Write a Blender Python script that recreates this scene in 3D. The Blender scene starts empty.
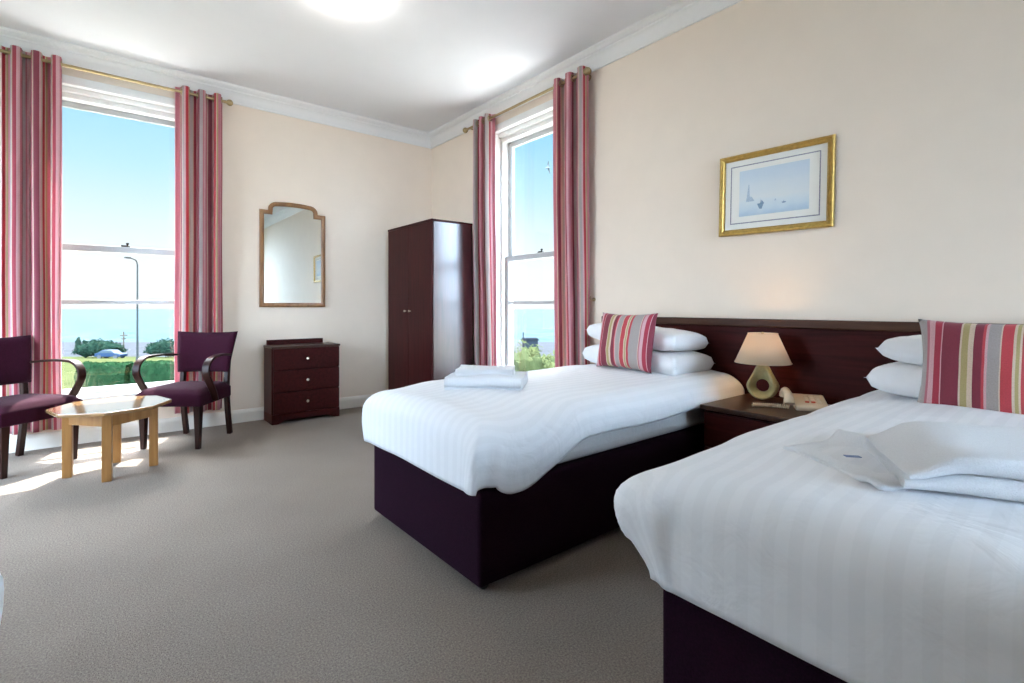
import bpy, bmesh, math, random
from mathutils import Vector, Matrix, noise as mnoise
C = bpy.context.scene.collection
PI = math.pi
random.seed(7)

# ------------------------------------------------------------------ materials
MATS = {}
def nodes(name):
    m = bpy.data.materials.new(name); m.use_nodes = True
    nt = m.node_tree; b = nt.nodes['Principled BSDF']
    MATS[name] = m
    return m, nt, b
def N(nt, typ, **kw):
    n = nt.nodes.new(typ)
    for k, v in kw.items():
        if k in n.inputs: n.inputs[k].default_value = v
        else: setattr(n, k, v)
    return n
def ramp(nt, stops, interp='LINEAR'):
    r = nt.nodes.new('ShaderNodeValToRGB'); cr = r.color_ramp; cr.interpolation = interp
    while len(cr.elements) > 1: cr.elements.remove(cr.elements[-1])
    cr.elements[0].position = stops[0][0]; cr.elements[0].color = (*stops[0][1], 1)
    for p, c in stops[1:]:
        e = cr.elements.new(p); e.color = (*c, 1)
    return r
def plain(name, col, rough=0.5, metal=0.0, noise=0.0, scale=30, bump=0.0, bscale=200, spec=None, sheen=0.0, coat=0.0):
    m, nt, b = nodes(name)
    b.inputs['Roughness'].default_value = rough; b.inputs['Metallic'].default_value = metal
    if spec is not None: b.inputs['Specular IOR Level'].default_value = spec
    if sheen:
        b.inputs['Sheen Weight'].default_value = sheen; b.inputs['Sheen Roughness'].default_value = 0.4
    if coat:
        b.inputs['Coat Weight'].default_value = coat; b.inputs['Coat Roughness'].default_value = 0.12
    tc = N(nt, 'ShaderNodeTexCoord')
    nz = N(nt, 'ShaderNodeTexNoise', Scale=scale, Detail=4.0)
    nt.links.new(tc.outputs['Object'], nz.inputs['Vector'])
    lo = tuple(max(0, c*(1-noise)) for c in col); hi = tuple(min(1, c*(1+noise)) for c in col)
    r = ramp(nt, [(0.3, lo), (0.7, hi)])
    nt.links.new(nz.outputs['Fac'], r.inputs['Fac']); nt.links.new(r.outputs['Color'], b.inputs['Base Color'])
    if bump:
        n2 = N(nt, 'ShaderNodeTexNoise', Scale=bscale, Detail=3.0)
        nt.links.new(tc.outputs['Object'], n2.inputs['Vector'])
        bp = N(nt, 'ShaderNodeBump', Strength=bump, Distance=0.01)
        nt.links.new(n2.outputs['Fac'], bp.inputs['Height']); nt.links.new(bp.outputs['Normal'], b.inputs['Normal'])
    return m
def wood(name, c0, c1, rough=0.3, stretch=(30, 30, 1.5), coat=0.0, spec=0.5):
    m, nt, b = nodes(name)
    tc = N(nt, 'ShaderNodeTexCoord'); mp = N(nt, 'ShaderNodeMapping'); mp.inputs['Scale'].default_value = stretch
    nz = N(nt, 'ShaderNodeTexNoise', Scale=1.6, Detail=6.0, Distortion=0.6)
    nt.links.new(tc.outputs['Object'], mp.inputs['Vector']); nt.links.new(mp.outputs['Vector'], nz.inputs['Vector'])
    r = ramp(nt, [(0.3, c0), (0.72, c1)])
    nt.links.new(nz.outputs['Fac'], r.inputs['Fac']); nt.links.new(r.outputs['Color'], b.inputs['Base Color'])
    b.inputs['Roughness'].default_value = rough; b.inputs['Specular IOR Level'].default_value = spec
    if coat:
        b.inputs['Coat Weight'].default_value = coat; b.inputs['Coat Roughness'].default_value = 0.15
    return m

plain('wall_paint', (0.83, 0.705, 0.580), 0.75, noise=0.015, scale=6, bump=0.03, bscale=140)
plain('ceiling_paint', (0.81, 0.81, 0.825), 0.85, noise=0.01, scale=4)
plain('white_gloss', (0.84, 0.83, 0.80), 0.3, noise=0.015, scale=12)
plain('sash_shaded', (0.46, 0.47, 0.47), 0.35, noise=0.02)  # white sashes coloured grey, the backlit shade put into the colour
plain('cornice_paint', (0.82, 0.80, 0.775), 0.6, noise=0.01)
plain('skirting_paint', (0.78, 0.73, 0.65), 0.4, noise=0.015)
wood('mahogany', (0.024, 0.0032, 0.0036), (0.054, 0.0075, 0.0078), 0.42, (26, 26, 1.4), coat=0.0, spec=0.12)
wood('mahogany_wide', (0.024, 0.0032, 0.0030), (0.056, 0.0082, 0.0075), 0.5, (26, 1.4, 26), coat=0.0, spec=0.08)
wood('mahogany_side', (0.026, 0.0045, 0.0055), (0.056, 0.009, 0.011), 0.3, (26, 26, 1.4), coat=0.7)
MATS['mahogany_side'].node_tree.nodes['Principled BSDF'].inputs['Coat IOR'].default_value = 1.9
MATS['mahogany_side'].node_tree.nodes['Principled BSDF'].inputs['Coat Roughness'].default_value = 0.22
wood('mahogany_edge', (0.045, 0.016, 0.008), (0.085, 0.034, 0.016), 0.5, (26, 1.4, 26), coat=0.0, spec=0.2)
wood('brown_top', (0.026, 0.009, 0.005), (0.062, 0.025, 0.0125), 0.3, (3, 25, 25), coat=0.05, spec=0.3)
wood('dark_leg', (0.013, 0.0032, 0.0025), (0.032, 0.0085, 0.0055), 0.4, (30, 30, 2), coat=0.0, spec=0.25)
wood('oak', (0.29, 0.125, 0.032), (0.43, 0.215, 0.066), 0.38, (24, 24, 1.6))
wood('oak_top', (0.27, 0.14, 0.055), (0.40, 0.23, 0.10), 0.12, (2, 26, 26), coat=1.0)
MATS['oak_top'].node_tree.nodes['Principled BSDF'].inputs['Coat IOR'].default_value = 1.8
wood('mirror_wood', (0.20, 0.085, 0.028), (0.33, 0.155, 0.055), 0.32, (18, 18, 2.5))
plain('plum_fabric', (0.029, 0.0026, 0.012), 0.9, noise=0.3, scale=160, bump=0.25, bscale=600, spec=0.15, sheen=0.03)
plain('divan_fabric', (0.016, 0.0035, 0.0115), 0.95, noise=0.4, scale=220, bump=0.3, bscale=700, spec=0.1)
plain('mattress_cloth', (0.62, 0.61, 0.61), 0.85, noise=0.03, scale=60, bump=0.1, bscale=120)
plain('pillow_cotton', (0.84, 0.84, 0.85), 0.8, noise=0.015, scale=20, bump=0.12, bscale=14)
plain('towel_terry', (0.88, 0.90, 0.93), 0.95, noise=0.04, scale=300, bump=0.6, bscale=480, sheen=0.2)
plain('brass', (0.62, 0.44, 0.20), 0.28, metal=1.0, noise=0.06)
plain('antique_brass', (0.42, 0.32, 0.17), 0.34, metal=1.0, noise=0.1)
plain('gold_leaf', (0.50, 0.325, 0.09), 0.36, metal=0.75, noise=0.16, scale=50, bump=0.2, bscale=90)
plain('pale_knob', (0.80, 0.70, 0.55), 0.25, metal=0.6)
plain('chrome', (0.75, 0.75, 0.75), 0.2, metal=1.0)
plain('mat_card', (0.84, 0.82, 0.76), 0.8, noise=0.01)
plain('line_grey', (0.28, 0.28, 0.33), 0.8, noise=0.4, scale=120)
plain('black_plastic', (0.012, 0.012, 0.012), 0.4)
plain('beige_plastic', (0.62, 0.50, 0.36), 0.4, noise=0.02)
plain('key_plastic', (0.72, 0.62, 0.48), 0.45)
plain('red_plastic', (0.55, 0.10, 0.06), 0.45)
plain('ceramic_glaze', (0.31, 0.28, 0.135), 0.35, noise=0.12, scale=40, bump=0.05, bscale=60)
plain('blue_label', (0.22, 0.30, 0.50), 0.7, noise=0.3, scale=300)
plain('steel_pole', (0.022, 0.024, 0.023), 0.9, spec=0.0)
plain('asphalt', (0.030, 0.032, 0.036), 1.0, noise=0.1, scale=0.6, spec=0.0)
plain('car_blue', (0.007, 0.017, 0.036), 0.6, spec=0.1)
plain('car_glass', (0.03, 0.04, 0.05), 0.08)
plain('tyre', (0.02, 0.02, 0.02), 0.8)
plain('hut_wall', (0.012, 0.015, 0.019), 1.0, noise=0.15, scale=1, spec=0.0)
plain('hut_roof', (0.010, 0.012, 0.015), 1.0, noise=0.15, scale=1, spec=0.0)
plain('bark', (0.05, 0.04, 0.03), 1.0, noise=0.3, spec=0.0)
plain('bird_grey', (0.05, 0.055, 0.06), 0.8)
plain('door_paint', (0.80, 0.77, 0.70), 0.4)

def leafmat(name, c0, c1, scale, trans=0.3):
    m, nt, b = nodes(name)
    tc = N(nt, 'ShaderNodeTexCoord'); nz = N(nt, 'ShaderNodeTexNoise', Scale=scale, Detail=5.0)
    nt.links.new(tc.outputs['Object'], nz.inputs['Vector'])
    r = ramp(nt, [(0.32, c0), (0.68, c1)]); nt.links.new(nz.outputs['Fac'], r.inputs['Fac'])
    nt.links.new(r.outputs['Color'], b.inputs['Base Color']); b.inputs['Roughness'].default_value = 0.7
    b.inputs['Specular IOR Level'].default_value = 0.0
    tr = N(nt, 'ShaderNodeBsdfTranslucent'); nt.links.new(r.outputs['Color'], tr.inputs['Color'])
    mx = N(nt, 'ShaderNodeMixShader'); mx.inputs[0].default_value = trans
    nt.links.new(b.outputs[0], mx.inputs[1]); nt.links.new(tr.outputs[0], mx.inputs[2])
    nt.links.new(mx.outputs[0], nt.nodes['Material Output'].inputs['Surface'])
    return m
leafmat('grass', (0.027, 0.032, 0.013), (0.041, 0.045, 0.020), 0.5, 0.0)
leafmat('hedge_leaf', (0.006, 0.019, 0.008), (0.013, 0.033, 0.014), 3.0)
leafmat('dark_leaf', (0.006, 0.017, 0.012), (0.014, 0.029, 0.019), 1.2)
leafmat('olive_leaf', (0.035, 0.046, 0.018), (0.085, 0.095, 0.042), 2.0, 0.4)
leafmat('straw', (0.085, 0.080, 0.036), (0.13, 0.12, 0.07), 3.0, 0.4)

# carpet
m, nt, b = nodes('carpet')
tc = N(nt, 'ShaderNodeTexCoord')
n1 = N(nt, 'ShaderNodeTexNoise', Scale=160.0, Detail=4.0); n2 = N(nt, 'ShaderNodeTexNoise', Scale=2.2, Detail=3.0)
nt.links.new(tc.outputs['Object'], n1.inputs['Vector']); nt.links.new(tc.outputs['Object'], n2.inputs['Vector'])
r1 = ramp(nt, [(0.25, (0.180, 0.150, 0.128)), (0.75, (0.390, 0.333, 0.288))])
r2 = ramp(nt, [(0.3, (0.90, 0.90, 0.90)), (0.7, (1.0, 1.0, 1.0))])
nt.links.new(n1.outputs['Fac'], r1.inputs['Fac']); nt.links.new(n2.outputs['Fac'], r2.inputs['Fac'])
mx = N(nt, 'ShaderNodeMixRGB', blend_type='MULTIPLY'); mx.inputs[0].default_value = 1
nt.links.new(r1.outputs[0], mx.inputs[1]); nt.links.new(r2.outputs[0], mx.inputs[2])
nt.links.new(mx.outputs[0], b.inputs['Base Color']); b.inputs['Roughness'].default_value = 0.95
b.inputs['Specular IOR Level'].default_value = 0.1
bp = N(nt, 'ShaderNodeBump', Strength=0.55, Distance=0.012)
n3 = N(nt, 'ShaderNodeTexNoise', Scale=240.0, Detail=2.0); nt.links.new(tc.outputs['Object'], n3.inputs['Vector'])
nt.links.new(n3.outputs['Fac'], bp.inputs['Height']); nt.links.new(bp.outputs['Normal'], b.inputs['Normal'])

# satin stripe duvet (stripe along UV.x, metres)
m, nt, b = nodes('duvet_satin')
uv = N(nt, 'ShaderNodeUVMap'); sx = N(nt, 'ShaderNodeSeparateXYZ'); nt.links.new(uv.outputs[0], sx.inputs[0])
mu = N(nt, 'ShaderNodeMath', operation='MULTIPLY'); mu.inputs[1].default_value = 1/0.05; nt.links.new(sx.outputs['X'], mu.inputs[0])
fr = N(nt, 'ShaderNodeMath', operation='FRACT'); nt.links.new(mu.outputs[0], fr.inputs[0])
r = ramp(nt, [(0, (0.845, 0.865, 0.90)), (0.46, (0.845, 0.865, 0.90)), (0.5, (0.818, 0.838, 0.872)), (0.96, (0.818, 0.838, 0.872)), (1.0, (0.845, 0.865, 0.90))])
nt.links.new(fr.outputs[0], r.inputs['Fac']); nt.links.new(r.outputs[0], b.inputs['Base Color'])
rr = ramp(nt, [(0, (0.5,)*3), (0.46, (0.5,)*3), (0.5, (0.7,)*3), (1.0, (0.7,)*3)])
nt.links.new(fr.outputs[0], rr.inputs['Fac']); nt.links.new(rr.outputs[0], b.inputs['Roughness'])
tc = N(nt, 'ShaderNodeTexCoord'); nz = N(nt, 'ShaderNodeTexNoise', Scale=9.0, Detail=4.0, Distortion=0.8)
nt.links.new(tc.outputs['Object'], nz.inputs['Vector'])
bp = N(nt, 'ShaderNodeBump', Strength=0.25, Distance=0.03); nt.links.new(nz.outputs['Fac'], bp.inputs['Height'])
nt.links.new(bp.outputs['Normal'], b.inputs['Normal'])

# striped furnishing fabric (UV.x in metres)
GREY=(0.40,0.35,0.33); CRIM=(0.42,0.035,0.065); MAR=(0.24,0.030,0.055); PINK=(0.68,0.40,0.42); OLIV=(0.46,0.37,0.16); CREAM=(0.70,0.55,0.42); RED=(0.56,0.06,0.075); ROSE=(0.50,0.16,0.19)
def stripe_fabric(name, widths, period, offset, translucent, gain=1.0, wash=0.0):
    m, nt, b = nodes(name)
    tot = sum(w for w, c in widths); stops = []; p = 0
    for w, c in widths:
        stops.append((p/tot, tuple(min(1, x*gain*(1-wash)+wash*0.62) for x in c))); p += w
    uv = N(nt, 'ShaderNodeUVMap'); sx = N(nt, 'ShaderNodeSeparateXYZ'); nt.links.new(uv.outputs[0], sx.inputs[0])
    ml = N(nt, 'ShaderNodeMath', operation='MULTIPLY_ADD'); ml.inputs[1].default_value = 1/period; ml.inputs[2].default_value = offset
    nt.links.new(sx.outputs['X'], ml.inputs[0])
    fr = N(nt, 'ShaderNodeMath', operation='FRACT'); nt.links.new(ml.outputs[0], fr.inputs[0])
    r = ramp(nt, stops, 'CONSTANT'); nt.links.new(fr.outputs[0], r.inputs['Fac'])
    nz = N(nt, 'ShaderNodeTexNoise', Scale=1.0, Detail=3.0); mp = N(nt, 'ShaderNodeMapping'); mp.inputs['Scale'].default_value = (240, 240, 1)
    nt.links.new(uv.outputs[0], mp.inputs['Vector']); nt.links.new(mp.outputs[0], nz.inputs['Vector'])
    r2 = ramp(nt, [(0.3, (0.82,)*3), (0.7, (1.0,)*3)]); nt.links.new(nz.outputs['Fac'], r2.inputs['Fac'])
    mx = N(nt, 'ShaderNodeMixRGB', blend_type='MULTIPLY'); mx.inputs[0].default_value = 1
    nt.links.new(r.outputs[0], mx.inputs[1]); nt.links.new(r2.outputs[0], mx.inputs[2])
    nt.links.new(mx.outputs[0], b.inputs['Base Color']); b.inputs['Roughness'].default_value = 0.8
    b.inputs['Sheen Weight'].default_value = 0.1
    if translucent:
        tr = N(nt, 'ShaderNodeBsdfTranslucent'); nt.links.new(mx.outputs[0], tr.inputs['Color'])
        ms = N(nt, 'ShaderNodeMixShader'); ms.inputs[0].default_value = translucent
        nt.links.new(b.outputs[0], ms.inputs[1]); nt.links.new(tr.outputs[0], ms.inputs[2])
        nt.links.new(ms.outputs[0], nt.nodes['Material Output'].inputs['Surface'])
    return m
PAT = [(1.2,GREY),(.35,ROSE),(.8,PINK),(.9,CRIM),(.15,PINK),(2.2,MAR),(.2,CREAM),(.8,OLIV),(.6,CREAM),(1.0,MAR),(.3,RED),(.25,PINK),(1.3,GREY),(.2,CREAM),(1.2,RED),(.3,CREAM),(.4,OLIV),(.2,CREAM),(.6,RED),(2.6,GREY),(.15,CREAM),(.3,ROSE),(.8,PINK),(1.0,CRIM),(.15,PINK),(1.5,MAR)]
stripe_fabric('cushion_stripe', PAT, 0.46, 0.0, 0)
RO2=(0.60,0.22,0.26); PK2=(0.74,0.46,0.48); GR2=(0.50,0.42,0.40); CR2=(0.46,0.07,0.10); MA2=(0.33,0.07,0.10)
CPAT = [(1.2,GR2),(.5,RO2),(1.2,PK2),(.9,CR2),(.4,PK2),(1.6,RO2),(.3,CREAM),(1.4,MA2),(.6,PK2),(.4,CREAM),(1.0,GR2),(.5,PK2),(1.1,RED),(.3,CREAM),(.4,OLIV),(1.2,RO2),(.5,PK2),(2.0,GR2),(.2,CREAM),(.9,CR2),(1.0,PK2),(1.3,RO2),(.15,PK2),(.9,MA2)]
stripe_fabric('curtain_stripe', CPAT, 0.42, 0.12, 0.38, 1.08)

# thin window glass
m, nt, b = nodes('pane_glass')
nt.nodes.remove(b)
tr = N(nt, 'ShaderNodeBsdfTransparent'); gl = N(nt, 'ShaderNodeBsdfGlossy', Roughness=0.0)
tr.inputs['Color'].default_value = (0.97, 0.985, 0.985, 1)
lw = N(nt, 'ShaderNodeLayerWeight', Blend=0.5); pw = N(nt, 'ShaderNodeMath', operation='POWER'); pw.inputs[1].default_value = 5
nt.links.new(lw.outputs['Facing'], pw.inputs[0]); fz = N(nt, 'ShaderNodeMath', operation='MULTIPLY_ADD'); fz.inputs[1].default_value = 0.8; fz.inputs[2].default_value = 0.03
nt.links.new(pw.outputs[0], fz.inputs[0]); ms = N(nt, 'ShaderNodeMixShader')
nt.links.new(fz.outputs[0], ms.inputs[0]); nt.links.new(tr.outputs[0], ms.inputs[1]); nt.links.new(gl.outputs[0], ms.inputs[2])
nt.links.new(ms.outputs[0], nt.nodes['Material Output'].inputs['Surface'])
# mirror
m, nt, b = nodes('mirror_glass'); b.inputs['Metallic'].default_value = 1; b.inputs['Roughness'].default_value = 0.02; b.inputs['Base Color'].default_value = (0.83, 0.86, 0.83, 1)
# lampshade
m, nt, b = nodes('shade_cloth'); b.inputs['Base Color'].default_value = (0.80, 0.68, 0.50, 1); b.inputs['Roughness'].default_value = 0.8
tr = N(nt, 'ShaderNodeBsdfTranslucent'); tr.inputs['Color'].default_value = (0.88, 0.66, 0.42, 1); ms = N(nt, 'ShaderNodeMixShader'); ms.inputs[0].default_value = 0.45
nt.links.new(b.outputs[0], ms.inputs[1]); nt.links.new(tr.outputs[0], ms.inputs[2]); nt.links.new(ms.outputs[0], nt.nodes['Material Output'].inputs['Surface'])
def emit(name, col, s):
    m, nt, b = nodes(name); b.inputs['Base Color'].default_value = (*col, 1)
    b.inputs['Emission Color'].default_value = (*col, 1); b.inputs['Emission Strength'].default_value = s
emit('opal_glow', (1.0, 0.95, 0.89), 22.0)
emit('bulb_glow', (1.0, 0.72, 0.42), 8.0)
# watercolour print (generated coordinates of the flat print)
m, nt, b = nodes('watercolour')
tc = N(nt, 'ShaderNodeTexCoord'); sx = N(nt, 'ShaderNodeSeparateXYZ'); nt.links.new(tc.outputs['Generated'], sx.inputs[0])
nz = N(nt, 'ShaderNodeTexNoise', Scale=5.0, Detail=6.0); nt.links.new(tc.outputs['Generated'], nz.inputs['Vector'])
ad = N(nt, 'ShaderNodeMath', operation='MULTIPLY_ADD'); ad.inputs[1].default_value = 0.22; nt.links.new(nz.outputs['Fac'], ad.inputs[0]); nt.links.new(sx.outputs['Z'], ad.inputs[2])
r = ramp(nt, [(0.10, (0.42, 0.55, 0.67)), (0.26, (0.58, 0.68, 0.74)), (0.40, (0.66, 0.73, 0.76)), (0.48, (0.70, 0.74, 0.75)), (0.75, (0.66, 0.72, 0.76)), (1.1, (0.58, 0.67, 0.75))])
nt.links.new(ad.outputs[0], r.inputs['Fac']); nt.links.new(r.outputs[0], b.inputs['Base Color']); b.inputs['Roughness'].default_value = 0.7
plain('ink_blue', (0.20, 0.30, 0.42), 0.8, noise=0.3, scale=200)
plain('ink_pale', (0.42, 0.52, 0.62), 0.8, noise=0.2, scale=200)
# sea
m, nt, b = nodes('sea_water'); b.inputs['Base Color'].default_value = (0.17, 0.36, 0.42, 1); b.inputs['Roughness'].default_value = 0.95; b.inputs['Specular IOR Level'].default_value = 0.0
tc = N(nt, 'ShaderNodeTexCoord'); mp = N(nt, 'ShaderNodeMapping'); mp.inputs['Scale'].default_value = (0.05, 0.05, 1)
wv = N(nt, 'ShaderNodeTexNoise', Scale=1.0, Detail=8.0, Roughness=0.7); nt.links.new(tc.outputs['Object'], mp.inputs[0]); nt.links.new(mp.outputs[0], wv.inputs['Vector'])
bp = N(nt, 'ShaderNodeBump', Strength=0.6, Distance=6.0); nt.links.new(wv.outputs['Fac'], bp.inputs['Height']); nt.links.new(bp.outputs[0], b.inputs['Normal'])
r = ramp(nt, [(0.35, (0.024, 0.040, 0.045)), (0.65, (0.044, 0.060, 0.064))]); nt.links.new(wv.outputs['Fac'], r.inputs[0]); nt.links.new(r.outputs[0], b.inputs['Base Color'])

# ------------------------------------------------------------------ mesh helpers
class MB:
    def __init__(s):
        s.bm = bmesh.new(); s.uv = s.bm.loops.layers.uv.new('UVMap')
    def box(s, x0, x1, y0, y1, z0, z1):
        v = [s.bm.verts.new((x, y, z)) for x in (x0, x1) for y in (y0, y1) for z in (z0, z1)]
        for f in ((0,1,3,2),(4,6,7,5),(0,4,5,1),(2,3,7,6),(0,2,6,4),(1,5,7,3)):
            s.bm.faces.new([v[i] for i in f])
        return s
    def hexa(s, p):   # 8 points: bottom ring 4, top ring 4
        v = [s.bm.verts.new(q) for q in p]
        for f in ((3,2,1,0),(4,5,6,7),(0,1,5,4),(1,2,6,5),(2,3,7,6),(3,0,4,7)): s.bm.faces.new([v[i] for i in f])
        return s
    def prism(s, poly, z0, z1, fn=None):
        fn = fn or (lambda x, y, z: (x, y, z)); n = len(poly)
        a = [s.bm.verts.new(fn(x, y, z0)) for x, y in poly]; b = [s.bm.verts.new(fn(x, y, z1)) for x, y in poly]
        s.bm.faces.new(a[::-1]); s.bm.faces.new(b)
        for i in range(n): s.bm.faces.new((a[i], a[(i+1) % n], b[(i+1) % n], b[i]))
        return s
    def tube(s, pts, rad, n=10, cap=True):
        pts = [Vector(p) for p in pts]; rings = []
        rads = rad if isinstance(rad, (list, tuple)) else [rad]*len(pts)
        up = None
        for i, p in enumerate(pts):
            t = (pts[min(i+1, len(pts)-1)]-pts[max(i-1, 0)]).normalized()
            if up is None:
                up = Vector((0, 0, 1)) if abs(t.z) < 0.9 else Vector((1, 0, 0))
            a = t.cross(up).normalized(); bb = a.cross(t).normalized(); up = bb
            rings.append([s.bm.verts.new(p+(a*math.cos(k*2*PI/n)+bb*math.sin(k*2*PI/n))*rads[i]) for k in range(n)])
        for i in range(len(rings)-1):
            for k in range(n): s.bm.faces.new((rings[i][k], rings[i+1][k], rings[i+1][(k+1) % n], rings[i][(k+1) % n]))
        if cap:
            s.bm.faces.new(rings[0]); s.bm.faces.new(rings[-1][::-1])
        return s
    def lathe(s, prof, c=(0,0,0), n=32, cap=True, axis='Z'):
        rings = []
        for r, z in prof:
            ring = []
            for k in range(n):
                a = 2*PI*k/n; x, y = r*math.cos(a), r*math.sin(a)
                p = (x, y, z) if axis == 'Z' else ((z, x, y) if axis == 'X' else (y, z, x))
                ring.append(s.bm.verts.new((c[0]+p[0], c[1]+p[1], c[2]+p[2])))
            rings.append(ring)
        for i in range(len(rings)-1):
            for k in range(n): s.bm.faces.new((rings[i][k], rings[i][(k+1) % n], rings[i+1][(k+1) % n], rings[i+1][k]))
        if cap:
            s.bm.faces.new(rings[0][::-1]); s.bm.faces.new(rings[-1])
        return s
    def grid(s, fn, nu, nv, uvfn=None, closeu=False, closev=False):
        V = [[s.bm.verts.new(fn(i/nu, j/nv)) for j in range(nv + (0 if closev else 1))] for i in range(nu + (0 if closeu else 1))]
        for i in range(nu):
            for j in range(nv):
                i2 = (i+1) % len(V); j2 = (j+1) % len(V[0])
                f = s.bm.faces.new((V[i][j], V[i2][j], V[i2][j2], V[i][j2]))
                if uvfn:
                    for l, (a, b) in zip(f.loops, ((i, j), (i+1, j), (i+1, j+1), (i, j+1))): l[s.uv].uv = uvfn(a/nu, b/nv)
        return s
    def torus(s, c, R, r, axis, n=20, k=8):
        ax = Vector(axis).normalized(); u = ax.orthogonal().normalized(); w = ax.cross(u); c = Vector(c)
        def fn(a, b):
            d = u*math.cos(2*PI*a)+w*math.sin(2*PI*a)
            return c+d*(R+r*math.cos(2*PI*b))+ax*r*math.sin(2*PI*b)
        return s.grid(fn, n, k, closeu=True, closev=True)
    def build(s, name, mat, parent=None, smooth=True, bevel=0, seg=2, sub=0, solid=0, weld=0, angle=35):
        if weld: bmesh.ops.remove_doubles(s.bm, verts=s.bm.verts, dist=weld)
        bmesh.ops.recalc_face_normals(s.bm, faces=s.bm.faces)
        me = bpy.data.meshes.new(name); s.bm.to_mesh(me); s.bm.free()
        o = bpy.data.objects.new(name, me); C.objects.link(o); me.materials.append(MATS[mat])
        if smooth:
            for p in me.polygons: p.use_smooth = True
        if solid:
            md = o.modifiers.new('Solidify', 'SOLIDIFY'); md.thickness = solid; md.offset = -1
        if sub:
            md = o.modifiers.new('Subdivision', 'SUBSURF'); md.levels = sub; md.render_levels = sub
        if bevel:
            md = o.modifiers.new('Bevel', 'BEVEL'); md.width = bevel; md.segments = seg; md.limit_method = 'ANGLE'; md.angle_limit = math.radians(35)
        if smooth and not sub:
            try: me.set_sharp_from_angle(angle=math.radians(angle))
            except Exception: pass
        if parent: o.parent = parent
        return o
def tag(o, label=None, cat=None, group=None, kind=None):
    if label: o['label'] = label
    if cat: o['category'] = cat
    if group: o['group'] = group
    if kind: o['kind'] = kind
    return o
def thing(name, label, cat, loc=(0,0,0), rz=0, group=None, kind=None):
    o = bpy.data.objects.new(name, None); C.objects.link(o); o.location = loc; o.rotation_euler = (0, 0, rz)
    o.empty_display_size = 0.1
    return tag(o, label, cat, group, kind)
def copy_tree(o, parent=None):
    c = o.copy(); C.objects.link(c)
    if parent: c.parent = parent
    for ch in list(o.children): copy_tree(ch, c)
    return c
def catmull(pts, n=8):
    P = [Vector(p) for p in pts]; out = []
    for i in range(len(P)-1):
        p0, p1, p2, p3 = P[max(i-1, 0)], P[i], P[i+1], P[min(i+2, len(P)-1)]
        for k in range(n):
            t = k/n
            out.append(0.5*((2*p1)+(p2-p0)*t+(2*p0-5*p1+4*p2-p3)*t*t+(3*p1-p0-3*p2+p3)*t**3))
    out.append(P[-1]); return out
def sstep(a, b, x):
    t = max(0, min(1, (x-a)/(b-a))); return t*t*(3-2*t)
def nz3(x, y, z): return mnoise.noise(Vector((x, y, z)))

# ------------------------------------------------------------------ the room
XL, XR, YF, YB, H = -2.15, 2.94, -3.3, 5.05, 3.0
T = 0.25
WZ0, WZ1 = 0.35, 2.745
WA = (-0.33, 0.63)          # opening in the back wall (x)
WB = (2.80, 3.88)           # opening in the right wall (y)
WD = (1.30, 2.45)           # opening in the wall behind the viewpoint
WC = (2.6, 4.5)             # opening in the left wall (y), beyond the frame
def struct(mb, name, mat, label, cat, bevel=0, **kw):
    return tag(mb.build(name, mat, None, bevel=bevel, **kw), label, cat, kind='structure')
struct(MB().box(XL-T, XR+T, YF-T, YB+T, -0.2, 0), 'floor', 'carpet', 'beige flecked carpet covering the whole bedroom floor', 'floor', smooth=False)
struct(MB().box(XL-T, XR+T, YF-T, YB+T, H, H+0.2), 'ceiling', 'ceiling_paint', 'plain white ceiling above the room', 'ceiling', smooth=False)
def wall_x(y0, y1, x0, x1, op):
    m = MB()
    if op is None: return m.box(x0, x1, y0, y1, 0, H)
    m.box(x0, op[0], y0, y1, 0, H); m.box(op[1], x1, y0, y1, 0, H)
    m.box(op[0], op[1], y0, y1, 0, WZ0); m.box(op[0], op[1], y0, y1, WZ1, H); return m
def wall_y(x0, x1, y0, y1, op):
    m = MB()
    if op is None: return m.box(x0, x1, y0, y1, 0, H)
    m.box(x0, x1, y0, op[0], 0, H); m.box(x0, x1, op[1], y1, 0, H)
    m.box(x0, x1, op[0], op[1], 0, WZ0); m.box(x0, x1, op[0], op[1], WZ1, H); return m
struct(wall_x(YB, YB+T, XL-T, XR+T, WA), 'wall_back', 'wall_paint', 'cream painted wall with the mirror and tall window', 'wall', smooth=False)
struct(wall_y(XR, XR+T, YF, YB, WB), 'wall_right', 'wall_paint', 'cream painted wall behind the beds with the picture', 'wall', smooth=False)
struct(wall_y(XL-T, XL, YF, YB, WC), 'wall_left', 'wall_paint', 'cream painted wall on the left outside the view', 'wall', smooth=False)
struct(wall_x(YF-T, YF, XL-T, XR+T, WD), 'wall_front', 'wall_paint', 'cream painted wall behind the viewpoint', 'wall', smooth=False)
# skirting
def skirt(fn, a, b, name, label):
    prof = [(0, 0), (0.018, 0), (0.018, 0.085), (0.013, 0.10), (0.006, 0.112), (0, 0.115)]
    struct(MB().prism(prof, a, b, fn), name, 'skirting_paint', label, 'skirting board', smooth=False)
skirt(lambda o, z, t: (t, YB-o, z), XL, XR, 'baseboard_back', 'cream skirting board along the foot of the mirror wall')
skirt(lambda o, z, t: (XR-o, t, z), YF, YB, 'baseboard_right', 'cream skirting board along the foot of the headboard wall')
skirt(lambda o, z, t: (XL+o, t, z), YF, YB, 'baseboard_left', 'cream skirting board along the left wall')
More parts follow.
